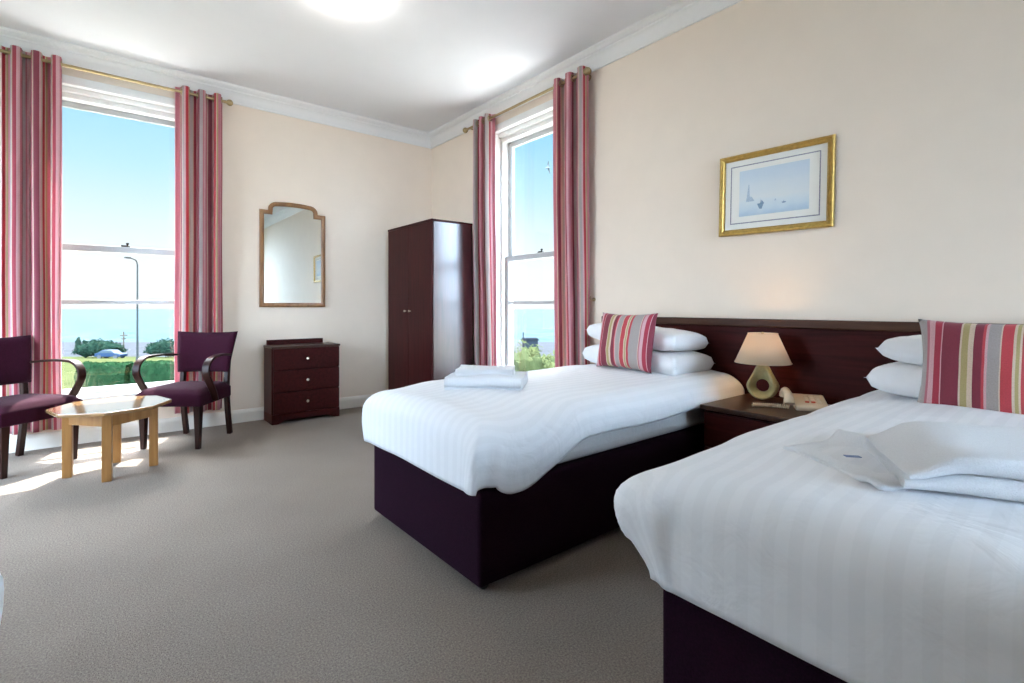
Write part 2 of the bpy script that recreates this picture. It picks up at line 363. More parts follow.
# cornice
def cornice(fn, a, b, name, label):
    prof = [(0, 2.862), (0.014, 2.862), (0.016, 2.876), (0.024, 2.884), (0.034, 2.915), (0.052, 2.944), (0.064, 2.95), (0.066, 2.962), (0.082, 2.966), (0.098, 2.982), (0.10, 3.0), (0, 3.0)]
    struct(MB().prism(prof, a, b, fn), name, 'cornice_paint', label, 'cornice')
cornice(lambda o, z, t: (t, YB-o, z), XL, XR, 'trim_1', 'white moulded cornice above the mirror wall')
cornice(lambda o, z, t: (XR-o, t, z), YF, YB, 'trim_2', 'white moulded cornice above the headboard wall')
cornice(lambda o, z, t: (XL+o, t, z), YF, YB, 'trim_3', 'white moulded cornice above the left wall')

# sash windows, local: x along the opening, y outward, origin at the middle of the opening on the inner wall face
def make_window(name, W, loc, rz, label, bars=True):
    t = thing(name, label, 'window', loc, rz, kind='structure'); w = W/2
    f = MB()
    for sgn in (-1, 1):
        x0, x1 = sorted((sgn*w, sgn*(w-0.018))); f.box(x0, x1, 0.0, 0.25, WZ0, WZ1)
        x0, x1 = sorted((sgn*(w-0.018), sgn*(w-0.052))); f.box(x0, x1, 0.085, 0.115, WZ0, WZ1-0.09)
        x0, x1 = sorted((sgn*(w-0.018), sgn*(w-0.040))); f.box(x0, x1, 0.115, 0.21, WZ0, WZ1-0.09)
        x0, x1 = sorted((sgn*(w-0.030), sgn*(w+0.045))); f.box(x0, x1, -0.014, 0.0, WZ0, WZ1+0.045)
    f.box(-w, w, 0.0, 0.25, WZ1-0.018, WZ1)
    f.box(-w+0.018, w-0.018, 0.05, 0.21, WZ1-0.055, WZ1-0.018)
    f.box(-w+0.018, w-0.018, 0.085, 0.21, WZ1-0.095, WZ1-0.055)
    f.box(-w-0.045, w+0.045, -0.014, 0.0, WZ1-0.02, WZ1+0.045)
    f.build('window_frame', 'white_gloss', t, bevel=0.004)
    gx = w-0.04
    def sash(n, y, z0, z1, top, bot, bar):
        m = MB(); st = 0.048
        for sgn in (-1, 1):
            a, b2 = sorted((sgn*gx, sgn*(gx-st))); m.box(a, b2, y-0.019, y+0.019, z0, z1)
        m.box(-gx+st, gx-st, y-0.019, y+0.019, z1-top, z1); m.box(-gx+st, gx-st, y-0.019, y+0.019, z0, z0+bot)
        if bar: m.box(-gx+st, gx-st, y-0.014, y+0.014, bar-0.016, bar+0.016)
        s = m.build(n, 'sash_shaded', t, bevel=0.003)
        if bar:
            MB().box(-gx+st, gx-st, y-0.002, y+0.002, z0+bot, bar-0.016).build('pane', 'pane_glass', s, smooth=False)
            MB().box(-gx+st, gx-st, y-0.002, y+0.002, bar+0.016, z1-top).build('pane', 'pane_glass', s, smooth=False)
        else:
            MB().box(-gx+st, gx-st, y-0.002, y+0.002, z0+bot, z1-top).build('pane', 'pane_glass', s, smooth=False)
        return s
    sash('upper_sash', 0.185, 1.483, 2.655, 0.048, 0.050, None)
    s2 = sash('lower_sash', 0.137, WZ0, 1.533, 0.050, 0.055, 1.082)
    l = MB(); l.box(-0.03, 0.03, 0.122, 0.15, 1.533, 1.541); l.lathe([(0.006, 1.541), (0.006, 1.555), (0.012, 1.558), (0.009, 1.568)], (0.012, 0.136, 0), 12); l.box(-0.03, 0.012, 0.131, 0.14, 1.541, 1.548)
    l.build('sash_latch', 'steel_pole', s2, bevel=0.001)
    m = MB(); m.box(-w-0.06, w+0.06, -0.035, 0.0, WZ0-0.03, WZ0+0.002); m.box(-w+0.018, w-0.018, 0, 0.118, WZ0-0.001, WZ0+0.006); m.box(-w, w, 0.2, 0.3, WZ0-0.02, WZ0+0.004)
    m.build('window_sill', 'white_gloss', t, bevel=0.005)
    return t
make_window('window_1', WA[1]-WA[0], ((WA[0]+WA[1])/2, YB, 0), 0, 'tall white sash window between the armchairs with a sea view')
make_window('window_2', WB[1]-WB[0], (XR, (WB[0]+WB[1])/2, 0), -PI/2, 'tall white sash window between wardrobe and bed')
make_window('fill_window_left', WC[1]-WC[0], (XL, (WC[0]+WC[1])/2, 0), PI/2, 'unseen wide sash window added in the left wall for daylight')  # unseen window, added to let cool daylight in from the left

make_window('fill_window_front', WD[1]-WD[0], ((WD[0]+WD[1])/2, YF, 0), PI, 'unseen wide sash window added behind the viewpoint for fill light')  # added out of view to fill the near half with light

# ------------------------------------------------------------------ curtains and rods, local x along rod, y outward to wall
ZR = 2.832
def curtain(label, origin, rz, x0, x1, folds, seed, phase, zb, group):
    t = thing('curtain', label, 'curtain', (origin[0], origin[1], 0), rz, group)
    rnd = random.Random(seed); w = x1-x0; ztop = ZR+0.045
    jit = [rnd.uniform(-0.25, 0.25) for _ in range(folds*2+4)]
    amp0 = 0.045
    def shape(u, v):    # u across, v 0 top .. 1 bottom
        a = u*folds*2*PI+phase
        k = int(u*folds*2); fr = u*folds*2-k
        j = jit[k]*(1-fr)+jit[k+1]*fr
        amp = amp0*(1+0.5*j*v)*(0.86+0.14*v)
        y = amp*(1-0.30*sstep(0.3, 1, v))*math.sin(a+j*0.9*v)+0.026*sstep(0.25, 1, v)
        y += 0.008*nz3(u*5+seed, v*3.2, seed)*sstep(0.02, 0.3, v)
        x = x0+w*u+0.16*w/folds*math.sin(2*a)*-0.5+0.016*nz3(u*3, v*2.0, seed+9)*v
        z = ztop+(zb-ztop)*v
        return x, y, z
    nu = folds*18
    L = [0]; p = shape(0, 0.3)
    for i in range(nu):
        q = shape((i+1)/nu, 0.3); L.append(L[-1]+math.hypot(q[0]-p[0], q[1]-p[1])); p = q
    ro = rnd.random()
    MB().grid(lambda u, v: shape(u, v), nu, 44, lambda u, v: (L[min(nu, round(u*nu))]+ro, v*2.7)).build('fabric', 'curtain_stripe', t, solid=0.003, angle=180)
    for k in range(folds*2+1):     # brass eyelets where the cloth crosses the rod
        u = (k*PI-phase)/(folds*2*PI)
        if 0.0 < u < 1.0:
            x, y, z = shape(u, (ztop-ZR)/(ztop-zb))
            x2 = shape(u+0.004, 0.02); x1_ = shape(u-0.004, 0.02)
            tx, ty = x2[0]-x1_[0], x2[1]-x1_[1]
            MB().torus((x, y, ZR), 0.024, 0.0045, (-ty, tx, 0), 18, 6).build('eyelet', 'antique_brass', t)
    return t
def rod(label, origin, rz, x0, x1):
    t = thing('curtain_rod', label, 'curtain rod', (origin[0], origin[1], 0), rz)
    MB().tube([(x0, 0, ZR), (x1, 0, ZR)], 0.0115, 14).build('pole', 'antique_brass', t)
    for x, d in ((x0, -1), (x1, 1)):
        pr = [(0.012, 0), (0.015, 0.006), (0.011, 0.012), (0.016, 0.018), (0.025, 0.03), (0.028, 0.042), (0.025, 0.054), (0.014, 0.064), (0.004, 0.068)]
        MB().lathe([(r, z*d) for r, z in pr], (x, 0, ZR), 18, axis='X').build('finial', 'antique_brass', t)
    for x in (x0+0.03, x1-0.03):
        m = MB(); m.tube([(x, 0, ZR), (x, 0.088, ZR)], 0.008, 10); m.lathe([(0.026, 0.082), (0.026, 0.09)], (x, 0, ZR), 16, axis='Y')
        m.build('bracket', 'antique_brass', t)
    return t
ga = 'striped curtains at the two windows'
oA = ((WA[0]+WA[1])/2, YB-0.09); oB = (XR-0.09, 3.33)
curtain('striped red and pink eyelet curtain behind the left armchair', oA, 0, -0.690, -0.375, 3, 3, 0.5, 0.14, None)
curtain('striped red and pink eyelet curtain behind the armchair nearer the chest of drawers', oA, 0, 0.325, 0.672, 3, 8, 1.2, 0.15, None)
rod('thin antique brass curtain rod above the window between the armchairs', oA, 0, -0.71, 0.675)
curtain('narrow striped curtain hanging beside the wardrobe', oB, -PI/2, -0.735, -0.448, 3, 12, 2.0, 0.12, None)
curtain('striped eyelet curtain hanging beside the headboard end', oB, -PI/2, 0.365, 0.755, 3, 17, 0.8, 0.12, None)
rod('thin antique brass curtain rod above the window by the wardrobe', oB, -PI/2, -0.85, 0.72)
# tieback hook
t = thing('tieback_hook', 'tiny brass curtain hook on the wall beside the headboard end curtain', 'hook', (XR, 2.585, 1.10))
m = MB(); m.lathe([(0.015, 0), (0.015, -0.006), (0.006, -0.012)], (0, 0, 0), 14, axis='X'); m.tube(catmull([(-0.008, 0, 0), (-0.03, 0, -0.004), (-0.045, 0, 0.008), (-0.042, 0, 0.024)], 5), 0.004, 8)
m.build('hook', 'antique_brass', t)

# ------------------------------------------------------------------ wardrobe
X0, X1, Y0, Y1, Z = 2.37, 2.83, 4.07, 4.985, 1.865
t = thing('wardrobe', 'tall dark mahogany two-door wardrobe in the room corner', 'wardrobe', (X0, (Y0+Y1)/2, 0))
def loc(x): return x-X0
yc = (Y0+Y1)/2
m = MB(); w = (Y1-Y0)/2
m.box(0.022, X1-X0, -w, w, 0.06, Z-0.02); m.box(0.05, X1-X0, -w+0.01, w-0.01, 0, 0.06)
m.build('carcass', 'mahogany_side', t, bevel=0.002)
MB().box(-0.002, X1-X0+0.002, -w-0.004, w+0.004, Z-0.02, Z).build('top_panel', 'mahogany', t, bevel=0.003)
for sgn in (-1, 1):
    a, b2 = sorted((sgn*0.0015, sgn*(w-0.003)))
    d = MB().box(0.001, 0.0205, a, b2, 0.065, Z-0.023).build('door', 'mahogany', t, bevel=0.002)
    k = MB().lathe([(0.005, 0.001), (0.005, -0.010), (0.010, -0.014), (0.012, -0.020), (0.009, -0.026), (0.003, -0.028)], (0, sgn*0.05, 1.0), 16, axis='X').build('knob', 'pale_knob', d)
    k['label'] = 'small pale metal knob'

# ------------------------------------------------------------------ chest of drawers
t = thing('chest_of_drawers', 'small dark mahogany three-drawer chest below the mirror', 'chest of drawers', (1.455, 4.735, 0))
w = 0.30; D = 0.285; zt = 0.69
m = MB(); m.box(-w, w, 0.018, D, 0.085, zt-0.02)
m.build('carcass', 'mahogany', t, bevel=0.002)
pl = [(-w, 0), (-w+0.05, 0), (-w+0.075, 0.012), (-w+0.11, 0.03), (w-0.11, 0.03), (w-0.075, 0.012), (w-0.05, 0), (w, 0), (w, 0.085), (-w, 0.085)]
m = MB(); m.prism(pl, 0.004, 0.02, lambda x, z, y: (x, y, z)); m.box(-w, -w+0.016, 0.02, D, 0, 0.085); m.box(w-0.016, w, 0.02, D, 0, 0.085)
m.build('plinth', 'mahogany_wide', t, bevel=0.001)
MB().box(-w-0.004, w+0.004, -0.004, D+0.002, zt-0.02, zt).build('top_panel', 'brown_top', t, bevel=0.003)
MB().box(-w+0.02, 0.232, D-0.02, D-0.002, zt, zt+0.045).build('upstand', 'mahogany_wide', t, bevel=0.003)
for k in range(3):
    z0 = 0.09+k*0.1945; d = MB().box(-w+0.014, w-0.003, 0, 0.0175, z0, z0+0.186).build('drawer', 'mahogany_wide', t, bevel=0.003)
    kb = MB().lathe([(0.006, 0.001), (0.005, -0.010), (0.011, -0.014), (0.013, -0.021), (0.010, -0.027), (0.003, -0.029)], (0, 0, z0+0.093), 16, axis='Y').build('knob', 'pale_knob', d)
    kb['label'] = 'small pale metal knob'

# ------------------------------------------------------------------ wall mirror
t = thing('wall_mirror', 'arched wooden framed mirror hanging on the wall above the chest', 'mirror', (1.42, YB-0.002, 1.04))
def mirror_outline(w, h0, h1, ins):
    # shouldered outline: straight sides, square shoulder, quarter curves, flat arch
    pts = [(-w, 0), (w, 0), (w, h0)]
    sx = w-0.075; r = 0.075
    pts += [(sx, h0)] if ins == 0 else [(sx, h0)]
    for k in range(1, 9):
        a = k/8*PI/2; pts.append((sx-r+r*math.cos(a), h0+0.01+r*0.95*math.sin(a)))
    pts_top = []
    xa = sx-r
    for k in range(1, 12):
        x = xa-2*xa*k/12; pts_top.append((x, h0+0.01+r*0.95+(h1-h0-0.01-r*0.95)*(1-(x/xa)**2)))
    pts += pts_top
    for k in range(8, 0, -1):
        a = k/8*PI/2; pts.append((-(sx-r+r*math.cos(a)), h0+0.01+r*0.95*math.sin(a)))
    pts += [(-sx, h0), (-w, h0)]
    return pts
outer = mirror_outline(0.30, 0.905, 0.995, 0)
def inset(poly, d):
    n = len(poly); out = []
    for i in range(n):
        p0, p1, p2 = Vector(poly[i-1]), Vector(poly[i]), Vector(poly[(i+1) % n])
        e1 = (p1-p0).normalized(); e2 = (p2-p1).normalized()
        n1 = Vector((-e1.y, e1.x)); n2 = Vector((-e2.y, e2.x)); b2 = n1+n2
        q = b2.dot(n1); out.append(p1+b2*(d/max(q, 0.35)))
    return out
inner = inset(outer, 0.040)
m = MB(); n = len(outer); rings = []
mid = inset(outer, 0.012); mid2 = inset(outer, 0.030)
for poly, y in ((outer, 0), (outer, -0.018), (mid, -0.028), (mid2, -0.026), (inner, -0.014), (inner, -0.004)):
    rings.append([m.bm.verts.new((p[0], y, p[1])) for p in poly])
for a, b2 in zip(rings[:-1], rings[1:]):
    for i in range(n): m.bm.faces.new((a[i], a[(i+1) % n], b2[(i+1) % n], b2[i]))
m.build('frame', 'mirror_wood', t, angle=50)
g = MB().prism([(p[0], p[1]) for p in inset(outer, 0.036)], -0.002, -0.010, lambda x, z, y: (x, y, z)).build('mirror_glass', 'mirror_glass', t, smooth=False)

# ------------------------------------------------------------------ picture on the right wall (local: x = along wall towards -y, y out)
t = thing('framed_picture', 'gilt framed pale blue seascape print on the wall above the nightstand', 'picture', (XR-0.002, 1.256, 1.468), -PI/2)
t.rotation_euler = (0, 0.02, -PI/2)
w, h = 0.310, 0.475; fw = 0.034
def frame_ring(m, w, h, prof):   # prof: list of (inset, y)
    R = [[m.bm.verts.new(p) for p in ((-w+i, y, i), (w-i, y, i), (w-i, y, h-i), (-w+i, y, h-i))] for i, y in prof]
    for a, b2 in zip(R[:-1], R[1:]):
        for k in range(4): m.bm.faces.new((a[k], a[(k+1) % 4], b2[(k+1) % 4], b2[k]))
m = MB(); frame_ring(m, w, h, [(0, 0), (0, -0.018), (0.004, -0.024), (0.012, -0.026), (0.018, -0.021), (0.024, -0.023), (0.029, -0.017), (fw, -0.013), (fw, -0.006)])
m.build('frame', 'gold_leaf', t, smooth=False)
mt = MB().box(-w+0.03, w-0.03, -0.007, -0.001, 0.03, h-0.03).build('mount', 'mat_card', t, smooth=False)
pr = MB().box(-0.190, 0.190, -0.0085, -0.0075, 0.108, h-0.100).build('print', 'watercolour', t, smooth=False)
m = MB(); frame_ring(m, w-0.066, h-0.132, [(0, -0.0072), (0, -0.0082), (0.006, -0.0082), (0.006, -0.0072)])
for v in m.bm.verts: v.co.z += 0.066
m.build('border_line', 'line_grey', mt, smooth=False)
def marks(name, mat, plist, y=-0.0088):     # one flat ink shape of the print
    m = MB()
    for pts in plist: m.bm.faces.new([m.bm.verts.new((x, y, z)) for x, z in pts])
    m.build(name, mat, pr, smooth=False, weld=0.0001)
marks('boat', 'ink_blue', [[(-0.085, 0.172), (-0.068, 0.172), (-0.066, 0.20), (-0.064, 0.172), (-0.060, 0.192), (-0.045, 0.172), (-0.052, 0.160), (-0.058, 0.140), (-0.072, 0.142), (-0.08, 0.160)]])
marks('boat', 'ink_blue', [[(0.05, 0.165), (0.060, 0.165), (0.062, 0.176), (0.064, 0.165), (0.075, 0.165), (0.07, 0.158), (0.054, 0.158)]])
marks('boat', 'ink_pale', [[(0.01, 0.177), (0.022, 0.177), (0.016, 0.19)]])
marks('ship', 'ink_pale', [[(-0.15, 0.19), (-0.10, 0.19), (-0.115, 0.215), (-0.128, 0.22), (-0.132, 0.29), (-0.136, 0.29), (-0.145, 0.22)]])

# ------------------------------------------------------------------ headboard
HX0, HX1 = 2.895, 2.936
t = thing('headboard', 'long dark mahogany headboard fixed to the wall behind both beds', 'headboard', (HX1, 1.13, 0))
m = MB(); m.box(HX0-HX1, 0, -1.45, 1.325, 0.12, 0.93); m.build('panel', 'mahogany_wide', t, bevel=0.003)
m = MB(); m.box(HX0-HX1-0.016, 0, -1.455, 1.332, 0.93, 0.976); m.build('top_rail', 'mahogany_edge', t, bevel=0.006)

# ------------------------------------------------------------------ beds
def bed(label, x0, x1, y0, y1):
    t = thing('bed', label, 'bed', ((x0+x1)/2, (y0+y1)/2, 0)); a, w = (x1-x0)/2, (y1-y0)/2
    m = MB(); m.box(-a, a, -w, w, 0.032, 0.385); m.build('divan_base', 'divan_fabric', t, bevel=0.016, seg=4)
    m = MB(); m.box(-a+0.005, a, -w+0.008, w-0.008, 0.385, 0.605); m.build('mattress', 'mattress_cloth', t, bevel=0.05, seg=5)
    for sx, sy in ((-1, -1), (-1, 1), (1, -1), (1, 1)):
        m = MB(); cx, cy = sx*(a-0.05), sy*(w-0.05)
        m.lathe([(0.012, -0.013), (0.021, -0.013), (0.023, -0.008), (0.023, 0.008), (0.021, 0.013), (0.012, 0.013)], (cx, cy, 0.023), 14, axis='Y')
        m.box(cx-0.012, cx+0.012, cy-0.017, cy+0.017, 0.036, 0.044); m.build('caster', 'black_plastic', t)
    return t
def duvet(label, x0, x1, y0, y1, zt, hf, hn, hfar, seed, crown=0.03, bulge=(0.05, 0.05), extra=(0, 0)):
    """x0 foot face, y0/y1 side faces of the draped cloth; hf, hn, hfar = drop below zt at foot, y0 side, y1 side."""
    R = 0.105
    def ln(h): return PI*R/2+max(0, h-R)
    ax0 = x0+R-ln(hf)
    yc = (y0+y1)/2; hw = (y1-y0)/2
    BX0, BX1 = y0+R-ln(hn), y1-R+ln(hfar)
    def fn(u, v):
        a = ax0+(x1-ax0)*u
        near = (0.72+0.28*sstep(x0+0.04, x0+0.16, a))*(1-sstep(x0+0.19, x0+0.55, a))
        wave = 0.012*nz3(a*3.1, seed, 4)
        bx0 = y0+R-ln(hn+extra[0]*near+wave); bx1 = y1-R+ln(hfar+extra[1]*near+wave)
        b = bx0+(bx1-bx0)*v
        qx = max(a, x0+R); qy = min(max(b, y0+R), y1-R)
        ox, oy = a-qx, b-qy; hy = math.hypot(ox, oy); L = max(abs(ox), abs(oy))
        top = crown*(1-((qy-yc)/hw)**2)+0.010*nz3(qx*2.2+seed, qy*2.2, seed)+0.006*nz3(qx*6+seed, qy*6, 3)
        top -= 0.02*sstep(x0+0.35, x0+R, qx)
        if hy < 1e-6: return (qx, qy, zt-0.02+top)
        nx, ny = ox/hy, oy/hy
        if L < PI*R/2:
            th = L/R; o = R*math.sin(th); z = zt-R*(1-math.cos(th)); k = th/(PI/2)
        else:
            o = R; z = zt-R-(L-PI*R/2); k = 1
        drop = max(0, zt-z); s = b if abs(nx) > abs(ny) else a; side = abs(ny)
        o += k*(0.012*nz3(s*5+seed*3, drop*1.5, seed+2)+0.010*side*math.sin(s*9+seed+drop*5))
        o += bulge[0 if ny < 0 else 1]*side**1.5*math.sin(min(1, drop/0.26)*PI)
        corner = min(abs(nx), abs(ny))*1.414
        o += k*corner*(0.02+0.012*math.sin(math.atan2(abs(ny), abs(nx))*7+seed+drop*9))
        return (qx+nx*o, qy+ny*o, z+(top-0.02)*(1-k*0.9))
    o = MB().grid(fn, 110, 90, lambda u, v: (BX0+(BX1-BX0)*v, u*2.3)).build('duvet', 'duvet_satin', None, solid=0.018, angle=180)
    md = o.modifiers.new('Smooth', 'SMOOTH'); md.factor = 0.5; md.iterations = 2
    return tag(o, label, 'duvet')
bed('single divan bed with dark plum base nearer the window', 1.045, 2.885, 1.457, 2.365)
duvet('white satin stripe duvet on the bed nearer the window', 1.005, 2.875, 1.42, 2.40, 0.660, 0.275, 0.150, 0.25, 1.3, bulge=(0.03, 0.03), extra=(0.15, 0))
bed('single divan bed with dark plum base in the near right corner', 1.045, 2.885, -0.19, 0.708)
duvet('white satin stripe duvet on the near right bed', 1.000, 2.875, -0.225, 0.752, 0.680, 0.283, 0.24, 0.20, 5.1, bulge=(0.04, 0.085))
bed('single divan bed at the left edge, only its corner showing', -2.10, -0.26, 0.33, 1.22)
dv = duvet('white duvet whose rounded corner peeks in at the left edge', 0.163, 2.08, -1.348, -0.29, 0.645, 0.2, 0.2, 0.2, 2.2)
dv.rotation_euler = (0, 0, PI)

def pillow_mb(L, W, Tk, seed, pinch=0.05, sag=0.0, nx=36, ny=26, uvs=None, power=4.0, ex=0.25):
    m = MB()
    def side(sgn):
        def fn(u, v):
            a, b = u*2-1, v*2-1
            e = max(0, (1-abs(a)**power))*max(0, (1-abs(b)**power))
            h = Tk/2*e**ex*(1+0.10*nz3(a*1.7+seed, b*1.7, sgn+seed))
            px = L/2*a*(1-pinch*(1-abs(a)**2)*0-pinch*(1-b*b)*abs(a)**3*0.9+0.02*abs(b)**6)
            py = W/2*b*(1-pinch*(1-a*a)*abs(b)**3*0.9)
            return (px, py, sgn*h-sag*(a*a)*Tk+0.006*nz3(a*4+seed, b*4, 5+seed)*e)
        return fn
    uvf = (lambda u, v: (u*L, v*W)) if uvs is None else uvs
    m.grid(side(1), nx, ny, uvf); m.grid(side(-1), nx, ny, uvf)
    return m
def pillow(label, cx, cy, cz, L, W, Tk, seed, rot):
    o = pillow_mb(L, W, Tk, seed).build('pillow', 'pillow_cotton', None, weld=0.0006, angle=180)
    o.location = (cx, cy, cz); o.rotation_euler = rot; return tag(o, label, 'pillow')
pillow('lower white pillow on the bed nearer the window', 2.655, 1.910, 0.722, 0.70, 0.43, 0.145, 1, (0, math.radians(-3), PI/2))
pillow('upper white pillow on the bed nearer the window', 2.675, 1.925, 0.858, 0.655, 0.40, 0.130, 2, (math.radians(2), math.radians(-5), PI/2+0.03))
pillow('lower white pillow on the near right bed', 2.635, 0.295, 0.738, 0.74, 0.45, 0.140, 3, (0, math.radians(-3), PI/2))
pillow('upper white pillow on the near right bed', 2.665, 0.285, 0.848, 0.70, 0.43, 0.120, 4, (0, math.radians(-5), PI/2))
def cushion(label, cx, cy, cz, S, SH, lean, yaw, seed, uoff):
    o = pillow_mb(S, SH, 0.13, seed, 0.09, 0, 30, 30, lambda u, v: (u*S+uoff, v*SH), 2.2, 0.46).build('cushion', 'cushion_stripe', None, weld=0.0006, angle=180)
    # stand the square up, facing the foot of the bed, leaning back on the pillows
    o.matrix_world = Matrix.Translation((cx, cy, cz)) @ Matrix.Rotation(yaw, 4, 'Z') @ Matrix.Rotation(-PI/2, 4, 'Z') @ Matrix.Rotation(PI/2-lean, 4, 'X')
    return tag(o, label, 'cushion')
cushion('red, pink and grey striped cushion leaning on pillows of the bed nearer the window', 2.425, 1.885, 0.840, 0.42, 0.345, math.radians(10), math.radians(-3), 6, 0.02)
cushion('red, pink and grey striped cushion leaning on pillows of the near right bed', 2.43, 0.290, 0.820, 0.425, 0.365, math.radians(10), math.radians(-2), 9, 0.0)

# ------------------------------------------------------------------ towels
def serp(width, layers, pitch, th, n=8, start=0):
    """closed cross-section of a towel folded back and forth: list of (x, z)."""
    path = []; r = pitch/2
    for k in range(layers):
        z = th/2+k*pitch; a, b2 = (r, width-r) if (k+start) % 2 == 0 else (width-r, r)
        for q in range(n+1): path.append(Vector((a+(b2-a)*q/n, z)))
        if k < layers-1:
            cx = b2; sg = 1 if (k+start) % 2 == 0 else -1
            for q in range(1, 6):
                an = -PI/2+PI*q/6; path.append(Vector((cx+sg*r*math.cos(an), z+r+r*math.sin(an))))
    left, right = [], []
    for i, p in enumerate(path):
        tt = (path[min(i+1, len(path)-1)]-path[max(i-1, 0)]).normalized(); nn = Vector((-tt.y, tt.x))
        left.append(p+nn*th/2); right.append(p-nn*th/2)
    return left+right[::-1]
def towel_mb(m, width, length, layers, pitch, th, fn, nl=16, start=0):
    sec = serp(width, layers, pitch, th, 8, start); n = len(sec); R = []
    for i in range(nl+1):
        R.append([m.bm.verts.new(fn(p.x, length*i/nl, p.y)) for p in sec])
    for i in range(nl):
        for k in range(n): m.bm.faces.new((R[i][k], R[i][(k+1) % n], R[i+1][(k+1) % n], R[i+1][k]))
    m.bm.faces.new(R[0]); m.bm.faces.new(R[-1][::-1])
    return m
def towel(label, loc_, rz, width, length, layers, pitch, th, seed, start=0, droop=0):
    m = MB()
    def fn(x, y, z):
        wob = 0.010*nz3(x*7+seed, y*6, z*10)
        top = 0.007*nz3(x*5+seed, y*5, 2)*z/0.03-droop*z*sstep(length-0.10, length, y)
        return (x+wob+0.008*math.sin(y*9+seed)*(z*12), y+0.012*nz3(x*8, z*30, seed), max(0.0, z+top))
    towel_mb(m, width, length, layers, pitch, th, fn, 16, start)
    o = m.build('towel', 'towel_terry', None, angle=60, bevel=0.005, seg=2)
    o.location = loc_; o.rotation_euler = (0, 0, rz)
    return tag(o, label, 'towel')
# local y runs along the near edge, x away from it
towel('larger folded white towel lying on the window bed duvet', (1.460, 1.715, 0.655), math.radians(42), 0.26, 0.36, 3, 0.023, 0.0215, 4)
towel('smaller folded white towel on top of another towel', (1.480, 1.795, 0.723), math.radians(47), 0.19, 0.27, 2, 0.015, 0.0138, 11)
def sheet_towel(label, poly_fn, z0, seed, hfn):
    m = MB(); n = 26
    def top(u, v):
        x, y = poly_fn(u, v); return (x, y, z0+hfn(u, v)+0.004*nz3(x*14, y*14, seed))
    m.grid(top, n, n)
    o = m.build('towel', 'towel_terry', None, solid=0.012, angle=180)
    return tag(o, label, 'towel')
QA = [Vector((1.205, 0.305)), Vector((1.375, 0.560)), Vector((1.60, 0.47)), Vector((1.50, 0.10))]
def qf(u, v):
    a = QA[0].lerp(QA[1], u); b2 = QA[3].lerp(QA[2], u); p = a.lerp(b2, v); return p.x, p.y
st = sheet_towel('thin white towel with a pointed corner, under another towel', qf, 0.676, 2, lambda u, v: 0.010+0.030*math.exp(-((v-0.80)/0.12)**2)*sstep(0.15, 0.6, u)+0.012*math.exp(-((u-0.1)/0.1)**2))
tg = MB().box(-0.017, 0.017, -0.007, 0.007, 0, 0.0015).build('label', 'blue_label', st, smooth=False)
tg.location = (1.36, 0.40, 0.697); tg.rotation_euler = (0, 0.03, math.radians(-45)); tg['label'] = 'small blue woven label'
towel('thick folded white towel lying over the thin pointed towel', (1.425, -0.11, 0.688), math.radians(27), 0.33, 0.43, 4, 0.0185, 0.0172, 7, start=1, droop=0.5)

# ------------------------------------------------------------------ nightstand
NX0, NX1, NY0, NY1, NZ = 2.375, 2.89, 0.775, 1.375, 0.545
t = thing('nightstand', 'dark wood bedside cabinet standing between the two beds', 'nightstand', ((NX0+NX1)/2, (NY0+NY1)/2, 0))
a, w = (NX1-NX0)/2, (NY1-NY0)/2
MB().box(-a+0.03, a, -w+0.012, w-0.012, 0.0, NZ-0.024).build('carcass', 'mahogany', t, bevel=0.002)
MB().box(-a, a, -w, w, NZ-0.024, NZ).build('top_panel', 'brown_top', t, bevel=0.004)
d = MB().box(-a+0.012, -a+0.0295, -w+0.016, w-0.016, NZ-0.21, NZ-0.036).build('drawer', 'mahogany_wide', t, bevel=0.003)
MB().lathe([(0.006, 0.001), (0.005, -0.010), (0.011, -0.014), (0.013, -0.021), (0.010, -0.027), (0.003, -0.029)], (-a+0.012, 0, NZ-0.12), 16, axis='X').build('knob', 'pale_knob', d)
d = MB().box(-a+0.012, -a+0.0295, -w+0.016, w-0.016, 0.03, NZ-0.216).build('door', 'mahogany_wide', t, bevel=0.003)
MB().lathe([(0.006, 0.001), (0.005, -0.010), (0.011, -0.014), (0.013, -0.021), (0.010, -0.027), (0.003, -0.029)], (-a+0.012, 0.2, NZ-0.28), 16, axis='X').build('knob', 'pale_knob', d)

# ------------------------------------------------------------------ bedside lamp
lx, ly = 2.742, 1.222
t = thing('table_lamp', 'lit ceramic bedside lamp with cream cone shade', 'lamp', (lx, ly, NZ), math.radians(-80))
# ring-shaped teardrop body; hole axis along local y
hc = 0.080; rin = 0.033
def outl(th):    # outer radius measured from the hole centre, th from +z
    c = math.cos(th)
    base = 0.076
    r = base
    # neck: rises to 0.125 above the hole centre and narrows
    neck = 0.125
    s_ = abs(math.sin(th))
    if c > 0:
        # straight flank from shoulder to neck
        x_f = 0.020; rn = x_f/max(s_, 1e-4); rn = min(rn, neck/max(c, 1e-4))
        # flank line from (0.020, 0.125) to (0.076, 0.0)
        A = (0.125-0.0)/(0.020-0.078); # z = A*(x-0.078)
        rl = (-A*0.078)/(c-A*s_)
        r = min(neck/max(c, 1e-4), rl)
        r = max(r, base*0.96) if c < 0.35 else r
    else:
        r = min(base, hc/max(-c, 1e-4))
    return r
def body(u, v):
    th = 2*PI*u; ph = 2*PI*v; ro = outl(th); cr = (rin+ro)/2; hr = (ro-rin)/2
    dep = 0.044-0.018*sstep(0.2, 1.0, math.cos(th))
    cs, sn = math.cos(ph), math.sin(ph)
    q = math.copysign(abs(cs)**0.75, cs); r = cr+hr*q
    y = dep*math.copysign(abs(sn)**0.6, sn)*(0.25+0.75*sstep(-1.1, 0.7, q))
    return (r*math.sin(th), y, hc+r*math.cos(th))
